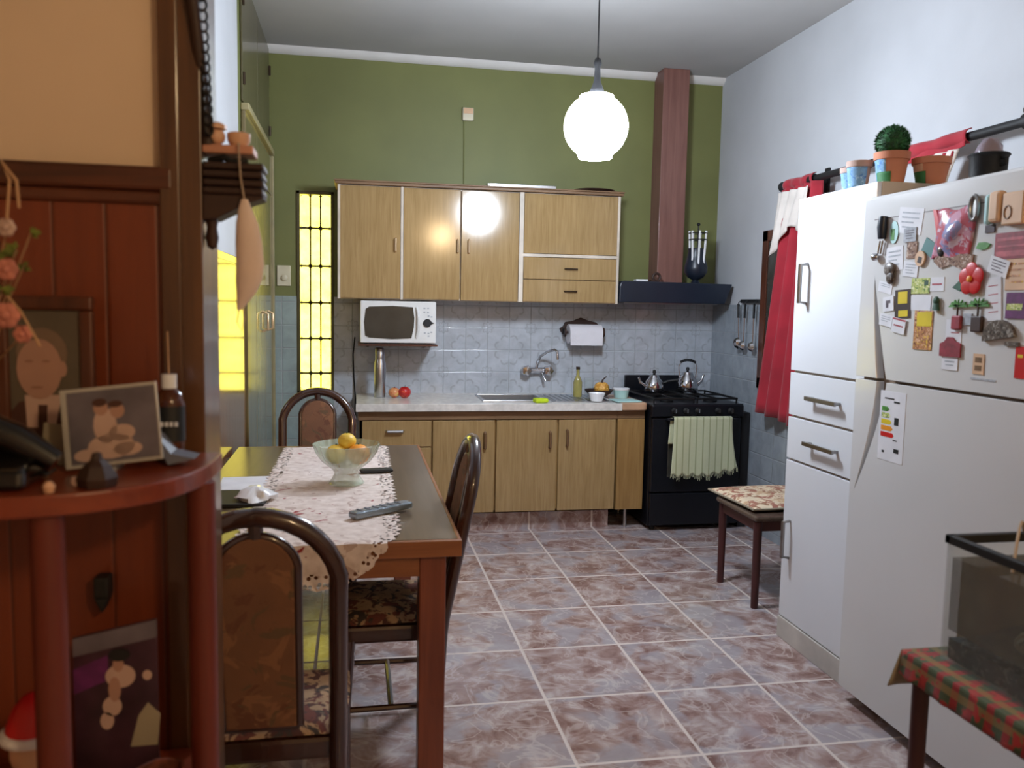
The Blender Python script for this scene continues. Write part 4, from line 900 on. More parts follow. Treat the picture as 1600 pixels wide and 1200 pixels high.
for i in range(1400):
    u_, v_ = random.uniform(-1, 1), random.uniform(0, 2*PI); s_ = math.sqrt(1-u_*u_)
    n_ = Vector((s_*math.cos(v_), s_*math.sin(v_), u_)); p0 = Vector((2.0, 2.90, PH+.165))+n_*.055
    tq = n_.cross(Vector((random.random(), random.random(), random.random()))).normalized()*.0022
    tip = p0+n_*random.uniform(.008, .016)+tq*random.uniform(-2, 2)
    f = b.b.faces.new([b.b.verts.new(p0-tq), b.b.verts.new(p0+tq), b.b.verts.new(tip)])
b.build('grass_ball', 'topiary', tp)
pot(2.14, 2.86, .066, .105, 'wide terracotta pot with a painted edge right of the topiary', [('green_paint', rd(150), rd(215), .05, .5), ('peach', rd(150), rd(205), .5, .77)])
pot(1.93, 3.0, .046, .105, 'small blue painted terracotta pot nearest the topiary pot', [('blue_paint', rd(120), rd(280), .02, .77)], m_='clay_grey')
pot(1.96, 3.09, .046, .095, 'small blue painted terracotta pot at the far end of the row on the cupboard', [('blue_paint', rd(120), rd(290), .02, .77)], m_='clay_grey')
mp = thing('metal_pot', 'dark metal pot wrapped with a plastic bag on top of the refrigerator', 'pot', (1.98, 2.375, FH+.022))
MB().lathe([(.045, 0), (.054, .02), (.056, .075), (.062, .083), (.058, .088), (.05, .07), (0, .065)], (1.98, 2.375, FH+.022), 28).build('pot_body', 'iron', mp, smooth=True)
for s_ in (-1, 1): MB().tube([(1.98, 2.375+s_*.052, FH+.09), (1.98, 2.375+s_*.076, FH+.086), (1.98, 2.375+s_*.076, FH+.07), (1.98, 2.375+s_*.052, FH+.066)], .005, 8).build('handle', 'iron', mp, smooth=True)
b = MB().lathe([(.036, 0), (.042, .02), (.034, .045), (.02, .066), (.008, .07)], (1.98, 2.375, FH+.09), 22, ripple=lambda a, k: .12*math.sin(5*a+k*2)); b.build('plastic_bag', 'bag_plastic', mp, smooth=True)

# ------------------------------------------------------------------ stool and cushion
sl = thing('stool', 'low square stool with dark red legs beside the white pantry cupboard', 'stool', (2.12, 3.86, 0))
b = MB(); b.box(1.895, 2.345, 3.635, 4.085, .435, .462); b.build('seat', 'stool_seat', sl, bevel=.012, seg=3)
b = MB(); b.box(1.915, 2.325, 3.655, 4.065, .385, .435); b.build('apron', 'stool_leg', sl)
for x in (1.926, 2.314):
    for y in (3.666, 4.054): MB().tube([(x, y, 0), (x, y, .43)], .021, 14, rr=[.018, .022]).build('leg', 'stool_leg', sl, smooth=True)
def pillow(name, label, cx, cy, z, a, h, th, rz, m_, fr_=0):
    t = thing(name, label, 'cushion', (cx, cy, z))
    def f(s_):
        def g_(u, v):
            U, V = 2*u-1, 2*v-1; e = max(0, (1-abs(U)**4)*(1-abs(V)**4))**.5; k_ = 1-.06*(1-abs(U))*0
            X, Y = U*a*(1-.07*V*V*0), V*h; R = (math.cos(rz), math.sin(rz))
            return (cx+X*R[0]-Y*R[1], cy+X*R[1]+Y*R[0], z+th*.32+s_*th*.5*e*(1 if s_ > 0 else .6))
        return g_
    MB().grid(24, 24, f(1)).grid(24, 24, f(-1)).build('cover', m_, t, smooth=True)
    pts = []
    for (U, V) in [(-1+2*k/12, -1) for k in range(12)]+[(1, -1+2*k/12) for k in range(12)]+[(1-2*k/12, 1) for k in range(12)]+[(-1, 1-2*k/12) for k in range(12)]:
        X, Y = U*a, V*h; pts.append((cx+X*math.cos(rz)-Y*math.sin(rz), cy+X*math.sin(rz)+Y*math.cos(rz), z+th*.32))
    MB().tube(pts, .006, 8, closed=True).build('piping', 'felt', t, smooth=True)
pillow('seat_cushion', 'cream floral cushion lying on the stool', 2.14, 3.95, .462, .235, .235, .055, .06, 'cushion')

# ------------------------------------------------------------------ dining table
TB = thing('dining_table', 'rectangular wooden dining table with grey brown top against the left wall', 'table', (-.115, 3.17, 0))
TX0, TX1, TY0, TY1 = -.53, .305, 2.345, 4.01
bx('tabletop', 'tabletop', TX0, TX1-.0105, TY0+.0185, TY1-.012, .752, .7712, TB)
b = MB(); b.box(TX0-.002, TX1+.002, TY0, TY0+.018, .722, .771); b.box(TX1-.010, TX1+.002, TY0+.0185, TY1-.012, .722, .7705); b.box(TX0, TX1+.002, TY1-.0115, TY1+.004, .722, .7705); b.build('top_edging', 'table_edge', TB, bevel=.003)
b = MB(); b.box(TX0+.04, TX1-.055, TY0+.04, TY0+.06, .655, .722); b.box(TX0+.04, TX1-.055, TY1-.07, TY1-.05, .655, .722); b.box(TX1-.075, TX1-.055, TY0+.05, TY1-.06, .655, .722); b.box(TX0+.04, TX0+.06, TY0+.05, TY1-.06, .655, .722)
b.build('apron', 'table_edge', TB)
for x in (TX0+.03, TX1-.118):
    for y in (TY0+.035, TY1-.12): bx('leg', 'table_leg', x, x+.078, y, y+.078, 0, .722, TB, .004)

# lace runner
def lace_mat():
    t = NT('crochet_runner'); uv = t.n('UVMap').outputs[0]; U, V, _ = t.xyz(uv)
    c = t.ramp(t.noise(30, 3), [(.3, (206, 188, 178)), (.7, (234, 220, 212))])
    x = t.n('VectorMath', operation='ADD'); x.inputs[1].default_value = (4.2, 1.3, 0); t.l(t.O, x.inputs[0])
    red = smooth(t, t.noise(13, 2, (1, 1, 1), .6, 1, x.outputs[0]), .66, .70)
    c = t.mix(red, c, (150, 40, 40)); tan = smooth(t, t.noise(16, 2, (1, 1, 1), .6, 1.3), .60, .64); c = t.mix(t.math('MULTIPLY', tan, .5), c, (150, 110, 92))
    t.col(c); t.set(.9, sheen=.2)
    vo = t.n('TexVoronoi', feature='F1'); vo.inputs['Scale'].default_value = 62; t.l(t.O, vo.inputs['Vector'])
    hole = t.math('MULTIPLY', smooth(t, vo.outputs['Distance'], .40, .34), smooth(t, U, .050, .046)) # U: distance from the hem
    keep = smooth(t, U, .0, .004)
    t.l(t.math('SUBTRACT', 1.0, hole), t.b.inputs['Alpha']); return t.m
M['lace'] = lace_mat()
b = MB(); uvl = b.b.loops.layers.uv.new('UVMap')
def outline_half(s_):  # half width at arc position s_ (0 = near tip)
    if s_ < .30: return .235*math.sqrt(max(0, 1-((.30-s_)/.30)**2.2))
    return .235
L_ = 1.75; NU, NV = 130, 36; y_tip_len = .135; vv = {}
for i in range(NU+1):
    s_ = L_*i/NU
    for j in range(NV+1):
        w_ = 2*j/NV-1; hw = outline_half(s_); sc_ = 1+.035*math.sin(s_*2*PI/.05)*(abs(w_) > .93)
        ax = w_*hw*sc_; dist = hw*(1-abs(w_)); 
        if s_ < .30: dist = min(dist, s_*1.0+.0) if abs(w_) < .999 else 0
        cx = -.095-.0*s_ + (.05*(s_-1.0) if 0 else 0)
        if s_ > y_tip_len: Y = TY0-.006+(s_-y_tip_len); Z = .7755+.0012*math.sin(s_*41+w_*5); 
        else: Y = TY0-.010-.004*math.sin(w_*9); Z = .7745-(y_tip_len-s_)
        if abs(s_-y_tip_len) < .012: Z -= .002
        vv[i, j] = (b.b.verts.new((cx+ax+.012*(s_-.8), Y, Z)), dist)
for i in range(NU):
    for j in range(NV):
        q = [vv[i, j], vv[i+1, j], vv[i+1, j+1], vv[i, j+1]]
        try: f = b.b.faces.new([a[0] for a in q])
        except ValueError: continue
        for lp, a in zip(f.loops, q): lp[uvl].uv = (a[1], 0)
b.b.verts.ensure_lookup_table()
tag(b.build('table_runner', 'lace', smooth=True), 'cream crochet runner with red flowers lying over the dining table', 'table runner')

# glass bowl with fruit
gb = thing('fruit_bowl', 'footed pressed glass bowl with scalloped rim on the crochet runner', 'bowl', (-.03, 3.12, .778))
rp = lambda a, k: .022*math.cos(24*a)*(k in (5, 6, 7, 8))
MB().lathe([(.062, 0), (.066, .004), (.056, .016), (.044, .04), (.052, .055), (.090, .088), (.112, .12), (.122, .150), (.119, .151), (.106, .122), (.084, .093), (.045, .066), (0, .06)], (-.03, 3.12, .7785), 144, ripple=rp).build('glass', 'bowl_glass', gb, smooth=True)
for i, (x, y, z, r_, m_, lb) in enumerate(((-.066, 3.10, .893, .040, 'lemon', 'yellowish mandarin at the left in the glass bowl'), (.014, 3.09, .893, .042, 'orange', 'orange mandarin at the front right in the glass bowl'), (-.03, 3.165, .895, .038, 'orange', 'orange mandarin at the back in the glass bowl'), (-.028, 3.12, .938, .034, 'lemon', 'yellow mandarin on top of the others in the glass bowl'))):
    t = MB().ball((x, y, z), r_, seg=24, sc_=(1, 1, .9)); t.lathe([(.004, 0), (.003, .004)], (x, y, z+r_*.88), 8, mi=1)
    tag(t.build('mandarin', [m_, 'leaf_dark'], smooth=True), lb, 'fruit')

rm = thing('remote_control', 'grey remote control in clear plastic wrap on the edge of the runner', 'remote', (.08, 2.66, .777))
R_ = Matrix.Rotation(math.atan2(.16, .22), 3, 'Z')
b = MB().box(-.03, .20, 2.635, 2.68, .7785, .802, rot=R_); b.build('case', 'silver_wrap', rm, bevel=.008, seg=3)
b = MB()
for k in range(6):
    for q in (-1, 0, 1):
        c = R_ @ Vector((-.085+.03*k, q*.012, 0)); b.box(.085+c.x-.004, .085+c.x+.004, 2.6575+c.y-.004, 2.6575+c.y+.004, .802, .804)
b.build('buttons', 'bluegrey', rm)
tagm(MB().box(.02, .15, 3.30, 3.35, .7785, .792, rz=.12), 'glasses_case', 'black', 'flat black glasses case behind the glass bowl', 'case', bevel=.006)
tagm(MB().box(-.49, -.315, 3.06, 3.30, .7715, .774, rz=.06), 'paper_sheet', 'paper', 'white sheet of paper on the left of the dining table', 'paper')
tagm(MB().box(-.47, -.29, 2.80, 3.02, .7715, .785, rz=-.05), 'dark_folder', 'black', 'dark flat folder on the dining table behind the near chair', 'folder', bevel=.003)
b = MB().lathe([(.062, 0), (.06, .014), (.04, .032), (.018, .042), (0, .044)], (-.33, 2.88, .7855), 28, ripple=lambda a, k: .20*math.sin(3*a+k*1.7)+.10*math.sin(7*a+k)); 
tag(b.build('crumpled_bag', 'ceramic', smooth=True), 'crumpled white plastic bag on the dark folder', 'bag')

# ------------------------------------------------------------------ chairs
def make_chair(label):
    t = thing('dining_chair', label, 'chair', (0, 0, 0), 0, None)
    by = lambda z: -.168-.117*max(0, (z-.42))/.58
    def back_arch(hw, ztop, zlow, r):
        pts = [(-hw*(.96+.04*(z-zlow)), by(z), z) for z in [zlow+(ztop-hw*1.0-zlow)*k/8 for k in range(9)]]
        n = 16
        for k in range(1, n):
            a = PI-PI*k/n; z = ztop-hw+hw*math.sin(a); pts.append((hw*math.cos(a), by(z), z))
        pts += [(hw*(.96+.04*(z-zlow)), by(z), z) for z in [ztop-hw-(ztop-hw-zlow)*k/8 for k in range(9)]]
        return pts
    MB().tube(back_arch(.175, 1.0, .40, .021), .021, 12).build('outer_frame', 'chair_wood', t, smooth=True, local=True)
    ip = back_arch(.085, .955, .49, .012)
    bk = MB().tube(ip, .012, 10); bk.tube([(-.083, by(.49), .49), (.083, by(.49), .49)], .012, 10); bk.tube([(0, by(.955), .955), (0, by(.98), .985)], .016, 8)
    inner = bk.build('inner_frame', 'chair_wood', t, smooth=True, local=True)
    b = MB(); pp = [(p[0]*.94, p[2]) for p in ip]
    A = [b.b.verts.new((x, by(z)+.014, z)) for x, z in pp]; B = [b.b.verts.new((x, by(z)-.014, z)) for x, z in pp]
    b.b.faces.new(A); b.b.faces.new(B[::-1])
    for i in range(len(A)): b.b.faces.new((A[i], B[i], B[(i+1) % len(A)], A[(i+1) % len(A)]))
    b.build('back_panel', 'chair_fabric', t, local=True, bevel=.004)
    def seatf(s_):
        def f(u, v):
            U, V = 2*u-1, 2*v-1; e = max(0, (1-abs(U)**5)*(1-abs(V)**5))**.5
            w_ = .20-.015*(1-v) ; return (U*w_*(1-.04*V*V), V*.165-.002, .452+s_*.028*e)
        return f
    MB().grid(20, 20, seatf(1)).grid(20, 20, seatf(-.4)).build('seat_cushion', 'seat_fabric', t, smooth=True, local=True)
    MB().box(-.185, .185, -.16, .15, .385, .442).build('seat_frame', 'chair_wood', t, bevel=.012, local=True)
    for s_ in (-1, 1):
        MB().tube([(s_*.172, .125, .40), (s_*.176, .135, .2), (s_*.18, .145, 0)], .02, 10, rr=[.024, .02, .016]).build('leg', 'chair_wood', t, smooth=True, local=True)
        MB().tube([(s_*.168, -.168, .42), (s_*.17, -.158, .2), (s_*.174, -.15, 0)], .02, 10, rr=[.022, .02, .016]).build('leg', 'chair_wood', t, smooth=True, local=True)
        MB().tube([(s_*.171, -.158, .17), (s_*.176, .136, .17)], .010, 8).build('stretcher', 'chair_wood', t, smooth=True, local=True)
    MB().tube([(-.172, -.01, .17), (.172, -.01, .17)], .010, 8).build('stretcher', 'chair_wood', t, smooth=True, local=True)
    return t
G = 'dining chairs around the table'
ch = make_chair('arched-back dining chair in the foreground with its back to the viewer'); ch['group'] = G
ch.location = (-.205, 2.06, 0)
c2 = copy_tree(ch); c2['label'] = 'arched-back dining chair at the right side of the table, seen edge-on'; c2.location = (.106, 2.74, 0); c2.rotation_euler = (0, 0, PI/2)
c3 = copy_tree(ch); c3['label'] = 'arched-back dining chair at the far end of the table below the window'; c3.location = (-.185, 4.03, 0); c3.rotation_euler = (0, 0, PI)

# ------------------------------------------------------------------ etagere in the foreground
ET = thing('corner_etagere', 'reddish wooden half-round shelf unit with pillars against the partition wainscot', 'shelf unit', (-.55, 1.3, 0))
def half_round(a, bb, n_=3, yb=1.424): # plan outline
    pts = []
    for k in range(41):
        th_ = PI*k/40; c_, s_ = math.cos(th_), math.sin(th_)
        pts.append((-.55+a*math.copysign(abs(c_)**(2/n_), c_), yb-bb*abs(s_)**(2/n_)))
    return pts
MB().prism(half_round(.335, .315), 'z', 1.172, 1.200).build('top_shelf', 'red_wood_x', ET, bevel=.003)
MB().prism(half_round(.30, .275), 'z', .67, .695).build('lower_shelf', 'red_wood_x', ET, bevel=.006)
MB().prism(half_round(.30, .275), 'z', .10, .125).build('bottom_shelf', 'red_wood_x', ET, bevel=.006)
for x, y in ((-.394, 1.155), (-.232, 1.325), (-.706, 1.155), (-.868, 1.325)):
    MB().prism([(x+.021*math.cos(a), y+.021*math.sin(a)) for a in [2*PI*k/16 for k in range(16)]], 'z', 0, 1.172).build('pillar', 'red_wood', ET, smooth=True)
    
ZT = 1.2005
# portrait frame
pf = thing('portrait_frame', 'brown wooden framed portrait photo of a person in suit and tie on the top shelf', 'picture frame', (-.455, 1.36, ZT))
X0, X1, Z0, Z1, Y_ = -.535, -.395, ZT, 1.452, 1.38
b = MB(); 
for (a, c_, d, e) in ((X0, X1, Z0, Z0+.022), (X0, X1, Z1-.022, Z1), (X0, X0+.02, Z0+.022, Z1-.022), (X1-.02, X1, Z0+.022, Z1-.022)): b.box(a, c_, Y_-.008, Y_+.01, d, e)
b.build('frame', 'dark_wood', pf, bevel=.004)
b = MB(); b.box(X0+.015, X1-.015, Y_-.001, Y_+.004, Z0+.018, Z1-.018, 0)
def disc(b, cx, cz, rx, rz_, y, mi, n=20): b.prism([(cx+rx*math.cos(2*PI*k/n), cz+rz_*math.sin(2*PI*k/n)) for k in range(n)], 'y', y, y+.0006, mi)
cx = X0+.062
b.prism([(X0+.016, Z0+.02), (X1-.016, Z0+.02), (X1-.02, Z0+.06), (cx+.03, Z0+.095), (cx-.03, Z0+.09), (X0+.016, Z0+.07)], 'y', Y_-.0016, Y_-.001, 2)
b.prism([(cx-.02, Z0+.05), (cx+.02, Z0+.05), (cx+.03, Z0+.10), (cx-.022, Z0+.10)], 'y', Y_-.0022, Y_-.0016, 4)
b.prism([(cx-.005, Z0+.04), (cx+.007, Z0+.04), (cx+.010, Z0+.085), (cx-.003, Z0+.085)], 'y', Y_-.0030, Y_-.0022, 2)
disc(b, cx+.004, Z0+.165, .036, .038, Y_-.0028, 3); disc(b, cx, Z0+.140, .032, .046, Y_-.0034, 1); disc(b, cx+.033, Z0+.14, .006, .012, Y_-.0036, 1)
disc(b, cx-.004, Z0+.112, .009, .002, Y_-.004, 5)
for q in (-.014, .010): disc(b, cx+q, Z0+.152, .006, .002, Y_-.004, 5)
b.build('portrait_photo', ['portrait_bg', 'skin', 'suit', 'hair', 'pale_print', 'skin_shade'], pf)
tagm(MB().box(-.455, -.402, 1.325, 1.3262, ZT, 1.262, rot=Matrix.Rotation(.12, 3, 'Y')), 'note_card', 'felt', 'small greenish handwritten note leaning in front of the portrait', 'note')
# acrylic photo
af = thing('photo_stand', 'tilted clear photo stand showing two children in pale clothes on the top shelf', 'picture frame', (-.335, 1.27, ZT))
R_ = Matrix.Rotation(-.11, 3, 'Y') @ Matrix.Rotation(-.18, 3, 'X')
def rbox(b, cx, cy, cz, dx, dz, y, th_, mi): # box in the tilted plane
    pts = [(-dx, -dz), (dx, -dz), (dx, dz), (-dx, dz)]
    A = [b.b.verts.new(R_ @ Vector((p[0]+cx, y, p[1]+cz))+Vector((-.345, 1.275, 1.268))) for p in pts]; B = [b.b.verts.new(R_ @ Vector((p[0]+cx, y+th_, p[1]+cz))+Vector((-.345, 1.275, 1.268))) for p in pts]
    fs = [b.b.faces.new(A), b.b.faces.new(B[::-1])]+[b.b.faces.new((A[i], B[i], B[(i+1) % 4], A[(i+1) % 4])) for i in range(4)]
    b._m(fs, mi)
def relps(b, cx, cz, rx, rz_, y, mi, n=16):
    A = [b.b.verts.new(R_ @ Vector((cx+rx*math.cos(2*PI*k/n), y, cz+rz_*math.sin(2*PI*k/n)))+Vector((-.345, 1.275, 1.268))) for k in range(n)]
    f = b.b.faces.new(A); b._m([f], mi)
b = MB(); rbox(b, 0, 0, 0, .066, .057, 0, .004, 0); b.build('stand_plate', 'acrylic', af, bevel=.001)
b = MB(); rbox(b, .003, 0, 0, .060, .052, -.0008, .0008, 0)
for (cx, cz, rx, rz_, m_) in ((-.008, .0, .016, .026, 2), (-.002, -.03, .032, .018, 2), (.014, -.012, .018, .012, 2), (-.012, .026, .010, .011, 1), (.010, .020, .010, .011, 1), (-.013, .034, .010, .006, 3), (.008, .030, .010, .005, 3), (-.035, -.04, .018, .009, 2), (.02, -.036, .02, .01, 2)): relps(b, cx, cz, rx, rz_, -.0010-.0002*m_-(.0003 if m_ != 2 else 0), m_)
b.build('print', ['photo_blue', 'skin', 'pale_print', 'suit'], af)
MB().prism([(1.275, ZT), (1.325, ZT), (1.285, 1.30)], 'x', -.347, -.341).build('prop', 'acrylic', af)
# bottle
bt = thing('brown_bottle', 'small brown glass bottle with black label and white cap on the top shelf', 'bottle', (-.285, 1.38, ZT))
BXc, BYc = -.284, 1.365
MB().lathe([(.0215, 0), (.0225, .004), (.0225, .088), (.018, .104), (.009, .112), (.009, .118)], (BXc, BYc, ZT), 24).build('bottle_glass', 'amber', bt, smooth=True)
MB().lathe([(.0228, .03), (.0228, .085)], (BXc, BYc, ZT), 24).build('label', 'black_label', bt, smooth=True)
b = MB()
for k in range(5): b.box(BXc-.014+k*.007-.0022, BXc-.014+k*.007+.0022, BYc-.0245, BYc-.0225, ZT+.055, ZT+.062)
b.build('label_lettering', 'paper', bt)
MB().lathe([(.0115, .112), (.0115, .134), (0, .134)], (BXc, BYc, ZT), 18).build('cap', 'ceramic', bt, smooth=True)
tagm(MB().tube([(BXc, BYc, ZT+.1345), (BXc-.001, BYc, ZT+.20)], .0012, 6), 'incense_stick', 'straw', 'thin pale stick standing on the cap of the brown bottle', 'stick')
# leaflets
b = MB().prism([(-.296, ZT+.046), (-.274, ZT+.003), (-.236, ZT+.012), (-.270, ZT+.020), (-.288, ZT+.046)], 'y', 1.30, 1.345)
tag(b.build('folded_leaflet', 'bluegrey'), 'folded blue grey leaflet at the right end of the top shelf', 'leaflet')
b = MB().lathe([(.024, 0), (.026, .012), (.018, .028), (.008, .036), (.006, .044), (0, .046)], (-.337, 1.175, ZT), 7)
tag(b.build('clay_figurine', 'umber'), 'dark brown faceted clay ornament at the front of the top shelf', 'ornament')
tagm(MB().lathe([(.006, 0), (.008, .008), (.004, .014), (0, .015)], (-.385, 1.14, ZT), 12), 'shell_ornament', 'peach', 'tiny pale ornament on the front edge left of the brown clay ornament', 'ornament', smooth=True)
tagm(MB().lathe([(.006, 0), (.009, .006), (.007, .013), (0, .014)], (-.362, 1.175, ZT), 12), 'shell_ornament', 'pale_print', 'tiny pinkish ornament touching the brown clay ornament', 'ornament', smooth=True)
# telephone
tl = thing('telephone', 'black desk telephone on the left of the top shelf', 'telephone', (-.44, 1.22, ZT))
b = MB(); b.prism([(1.145, ZT), (1.245, ZT), (1.245, ZT+.055), (1.22, ZT+.06), (1.15, ZT+.025)], 'x', -.55, -.418); b.build('phone_base', 'phone', tl, bevel=.008, seg=3)
b = MB().tube([(-.55, 1.19, ZT+.105), (-.50, 1.19, ZT+.092), (-.44, 1.19, ZT+.062), (-.392, 1.19, ZT+.030)], .014, 14, rr=[.022, .020, .021, .015]); b.build('handset', 'phone', tl, smooth=True)
MB().tube([(-.415+.006*math.cos(k), 1.20+.006*math.sin(k)+k*.003, ZT+.010) for k in [q*.7 for q in range(22)]], .002, 6).build('coiled_cord', 'phone', tl, smooth=True)
# flowers
fl = thing('flower_bouquet', 'artificial bouquet of pink blossoms and olive leaves at the left edge of the top shelf', 'flowers', (-.49, 1.23, ZT))
MB().lathe([(.02, 0), (.028, .03), (.022, .07), (.014, .10), (.017, .115)], (-.565, 1.365, ZT), 18).build('vase', 'peach', fl, smooth=True)
random.seed(3)
FC = [(-.437, 1.20, 1.51, 'olive_leaf', .020), (-.425, 1.22, 1.535, 'olive_leaf', .014), (-.447, 1.20, 1.485, 'pink', .014), (-.455, 1.2, 1.46, 'olive_leaf', .018), (-.432, 1.21, 1.49, 'olive_leaf', .013), (-.45, 1.20, 1.425, 'pink', .017), (-.438, 1.22, 1.40, 'pink', .012), (-.45, 1.21, 1.54, 'pale_print', .012), (-.465, 1.2, 1.50, 'olive_leaf', .02)]
for (x, y, z, m_, r_) in FC:
    b = MB()
    if m_ == 'olive_leaf':
        for k in range(5):
            a = random.uniform(0, 2*PI); dx, dz = math.cos(a)*r_, math.sin(a)*r_*.6
            b.prism([(x, z), (x+dx*.5-dz*.3, z+dz*.5+dx*.3), (x+dx, z+dz), (x+dx*.5+dz*.3, z+dz*.5-dx*.3)], 'y', y-.001+k*.003, y+.001+k*.003)
        b.build('leaf_spray', m_, fl)
    else:
        for k in range(6): a = 2*PI*k/6; b.ball((x+r_*.5*math.cos(a), y, z+r_*.5*math.sin(a)), r_*.55, seg=10, sc_=(1, .5, 1))
        b.ball((x, y-.003, z), r_*.4, seg=8); b.build('blossom', m_, fl, smooth=True)
b = MB()
for (x, y, z, m_, r_) in FC: b.tube([(-.565, 1.365, ZT+.10), ((x-.565)/2, (y+1.365)/2, (z+1.31)/2), (x, y+.004, z)], .0012, 5)
b.tube([(-.447, 1.2, 1.45), (-.432, 1.2, 1.43), (-.41, 1.2, 1.385)], .0016, 5); b.tube([(-.445, 1.2, 1.55), (-.44, 1.2, 1.60), (-.45, 1.2, 1.625), (-.432, 1.2, 1.60), (-.43, 1.2, 1.565)], .0018, 5)
b.build('stems', 'straw', fl)

# lower shelf
ZL = .6955
lp = thing('photo_print', 'glossy dark photo of a dancer in pale dress leaning on the lower shelf', 'photo', (-.355, 1.33, ZL))
b = MB(); YP = 1.335; x0, x1, z1a, z1b = -.425, -.303, .930, .955
b.prism([(x0, ZL), (x1, ZL), (x1, z1b), (x0, z1a)], 'y', YP, YP+.003, 0)
b.prism([(x0, z1a-.03), (x1, z1b-.03), (x1, z1b-.002), (x0, z1a-.002)], 'y', YP-.0006, YP, 1)
b.prism([(x0, z1a-.09), (x0+.05, z1a-.07), (x0+.05, z1a-.03), (x0, z1a-.05)], 'y', YP-.0007, YP, 4)
for (cx, cz, rx, rz_, mi) in ((-.357, .866, .022, .019, 2), (-.36, .885, .008, .012, 3), (-.318, .865, .007, .008, 2), (-.370, .818, .014, .016, 2), (-.378, .795, .01, .014, 2), (-.366, .845, .009, .02, 3), (-.358, .90, .016, .01, 5)): disc(b, cx, cz, rx, rz_, YP-.0014-.0002*mi, mi)
b.prism([(-.345, .75), (-.305, .75), (-.30, .80), (-.318, .82), (-.332, .80)], 'y', YP-.0010, YP, 6)
b.build('print', ['photo_dark', 'photo_blue', 'pale_print', 'skin', 'purple', 'black', 'felt'], lp)
ho = thing('hat_ornament', 'red cap ornament with white fluffy trim on the lower shelf behind the left pillar', 'ornament', (-.45, 1.25, ZL))
MB().ball((-.452, 1.25, .80), .034, seg=18, sc_=(1, .8, 1.2)).lathe([(.03, 0), (.034, .05), (.02, .09)], (-.452, 1.25, ZL), 18).build('stuffed_body', 'peach', ho, smooth=True)
MB().lathe([(.038, 0), (.036, .018), (.026, .042), (.012, .058), (0, .062)], (-.452, 1.25, .825), 20).build('cap', 'red', ho, smooth=True)
MB().tube([(-.452+.038*math.cos(2*PI*k/20), 1.25+.034*math.sin(2*PI*k/20), .826) for k in range(20)], .009, 8, closed=True).build('cap_trim', 'paper_towel', ho, smooth=True)
tagm(MB().lathe([(.024, 0), (.034, .03), (.036, .055), (.032, .055), (.022, .006), (0, .006)], (-.285, 1.255, ZL), 20, ripple=lambda a, k: .04*math.sin(14*a)), 'wicker_basket', 'wicker', 'little brown wicker basket on the right of the lower shelf', 'basket', smooth=True)
t = MB().box(-.414, -.392, 1.405, 1.438, .965, 1.0); t.prism([(-.414, .965), (-.392, .965), (-.403, .94)], 'y', 1.405, 1.438)
tag(t.build('wall_hook', 'black', bevel=.003), 'small black bracket on the wainscot below the top shelf', 'bracket')

# ------------------------------------------------------------------ carved bracket on the post
PXR = -.243
cb = thing('carved_wall_bracket', 'dark carved wooden bracket with fluted block fixed to the post', 'bracket', (-.24, 1.5, 1.54))
b = MB().tube([(-.262, 1.43, 2.08), (-.256, 1.425, 1.95), (-.250, 1.43, 1.90), (-.246, 1.44, 1.85), (-.240, 1.45, 1.78), (-.236, 1.45, 1.70)], .012, 12, rr=[.010, .013, .010, .011, .009, .012]); b.build('spindle_arm', 'umber', cb, smooth=True)
b = MB()
for k in range(14): 
    z = 1.93-k*.016; x = -.238+.012*math.sin(k*.35)*0 + (1.93-z)*.035; b.tube([(x+.006*math.cos(2*PI*q/10), 1.435+(.003 if k % 2 else 0)*math.sin(2*PI*q/10), z+.009*math.sin(2*PI*q/10)) for q in range(10)], .0022, 6, closed=True)
b.build('iron_chain', 'chrome' if 0 else 'iron', cb, smooth=True)
bx('shelf_board', 'salmon', -.243, -.163, 1.44, 1.50, 1.688, 1.702, cb, .003)
b = MB()
for k in range(4): b.box(-.243, -.148+.001*(k % 2), 1.435+.003*(k % 2), 1.505, 1.622+k*.0135, 1.6335+k*.0135)
b.build('fluted_block', 'umber', cb, bevel=.004)
b = MB().prism([(-.243, 1.622), (-.148, 1.622), (-.148, 1.618), (-.175, 1.608), (-.205, 1.592), (-.222, 1.583), (-.243, 1.58)], 'y', 1.44, 1.50); b.build('corbel', 'umber', cb, bevel=.003)
MB().lathe([(0, -.045), (.008, -.04), (.011, -.025), (.008, -.008), (.010, 0), (.010, .004)], (-.232, 1.46, 1.578), 14).build('finial', 'umber', cb, smooth=True)
MB().tube([(-.235, 1.455, 1.676), (-.21, 1.45, 1.682), (-.2, 1.45, 1.676), (-.175, 1.46, 1.678)], .006, 8).build('iron_strap', 'iron', cb, smooth=True)
MB().ball((-.222, 1.455, 1.716), .014, seg=14, sc_=(1, 1, 1)).lathe([(.016, 0), (.016, .006), (.008, .010)], (-.222, 1.455, 1.728), 12).build('temp', 'peach').name = 'lidded_jar'
tag(bpy.data.objects['lidded_jar'], 'small peach jar with flat lid on the board of the carved bracket', 'jar')
tagm(MB().lathe([(.013, 0), (.018, .008), (.019, .02), (.015, .022), (0, .018)], (-.188, 1.46, 1.7025), 16), 'peach_cup', 'peach', 'small peach cup beside the jar on the carved bracket', 'cup', smooth=True)
hb = thing('cloth_bag', 'pinkish cloth bag hanging on a string from the carved bracket', 'bag', (-.17, 1.43, 1.43))
MB().tube([(-.185, 1.432, 1.70), (-.182, 1.428, 1.65), (-.176, 1.427, 1.612)], .0015, 6).tube([(-.185, 1.445, 1.703), (-.185, 1.432, 1.703), (-.185, 1.432, 1.70)], .0015, 6).build('string', 'rope', hb)
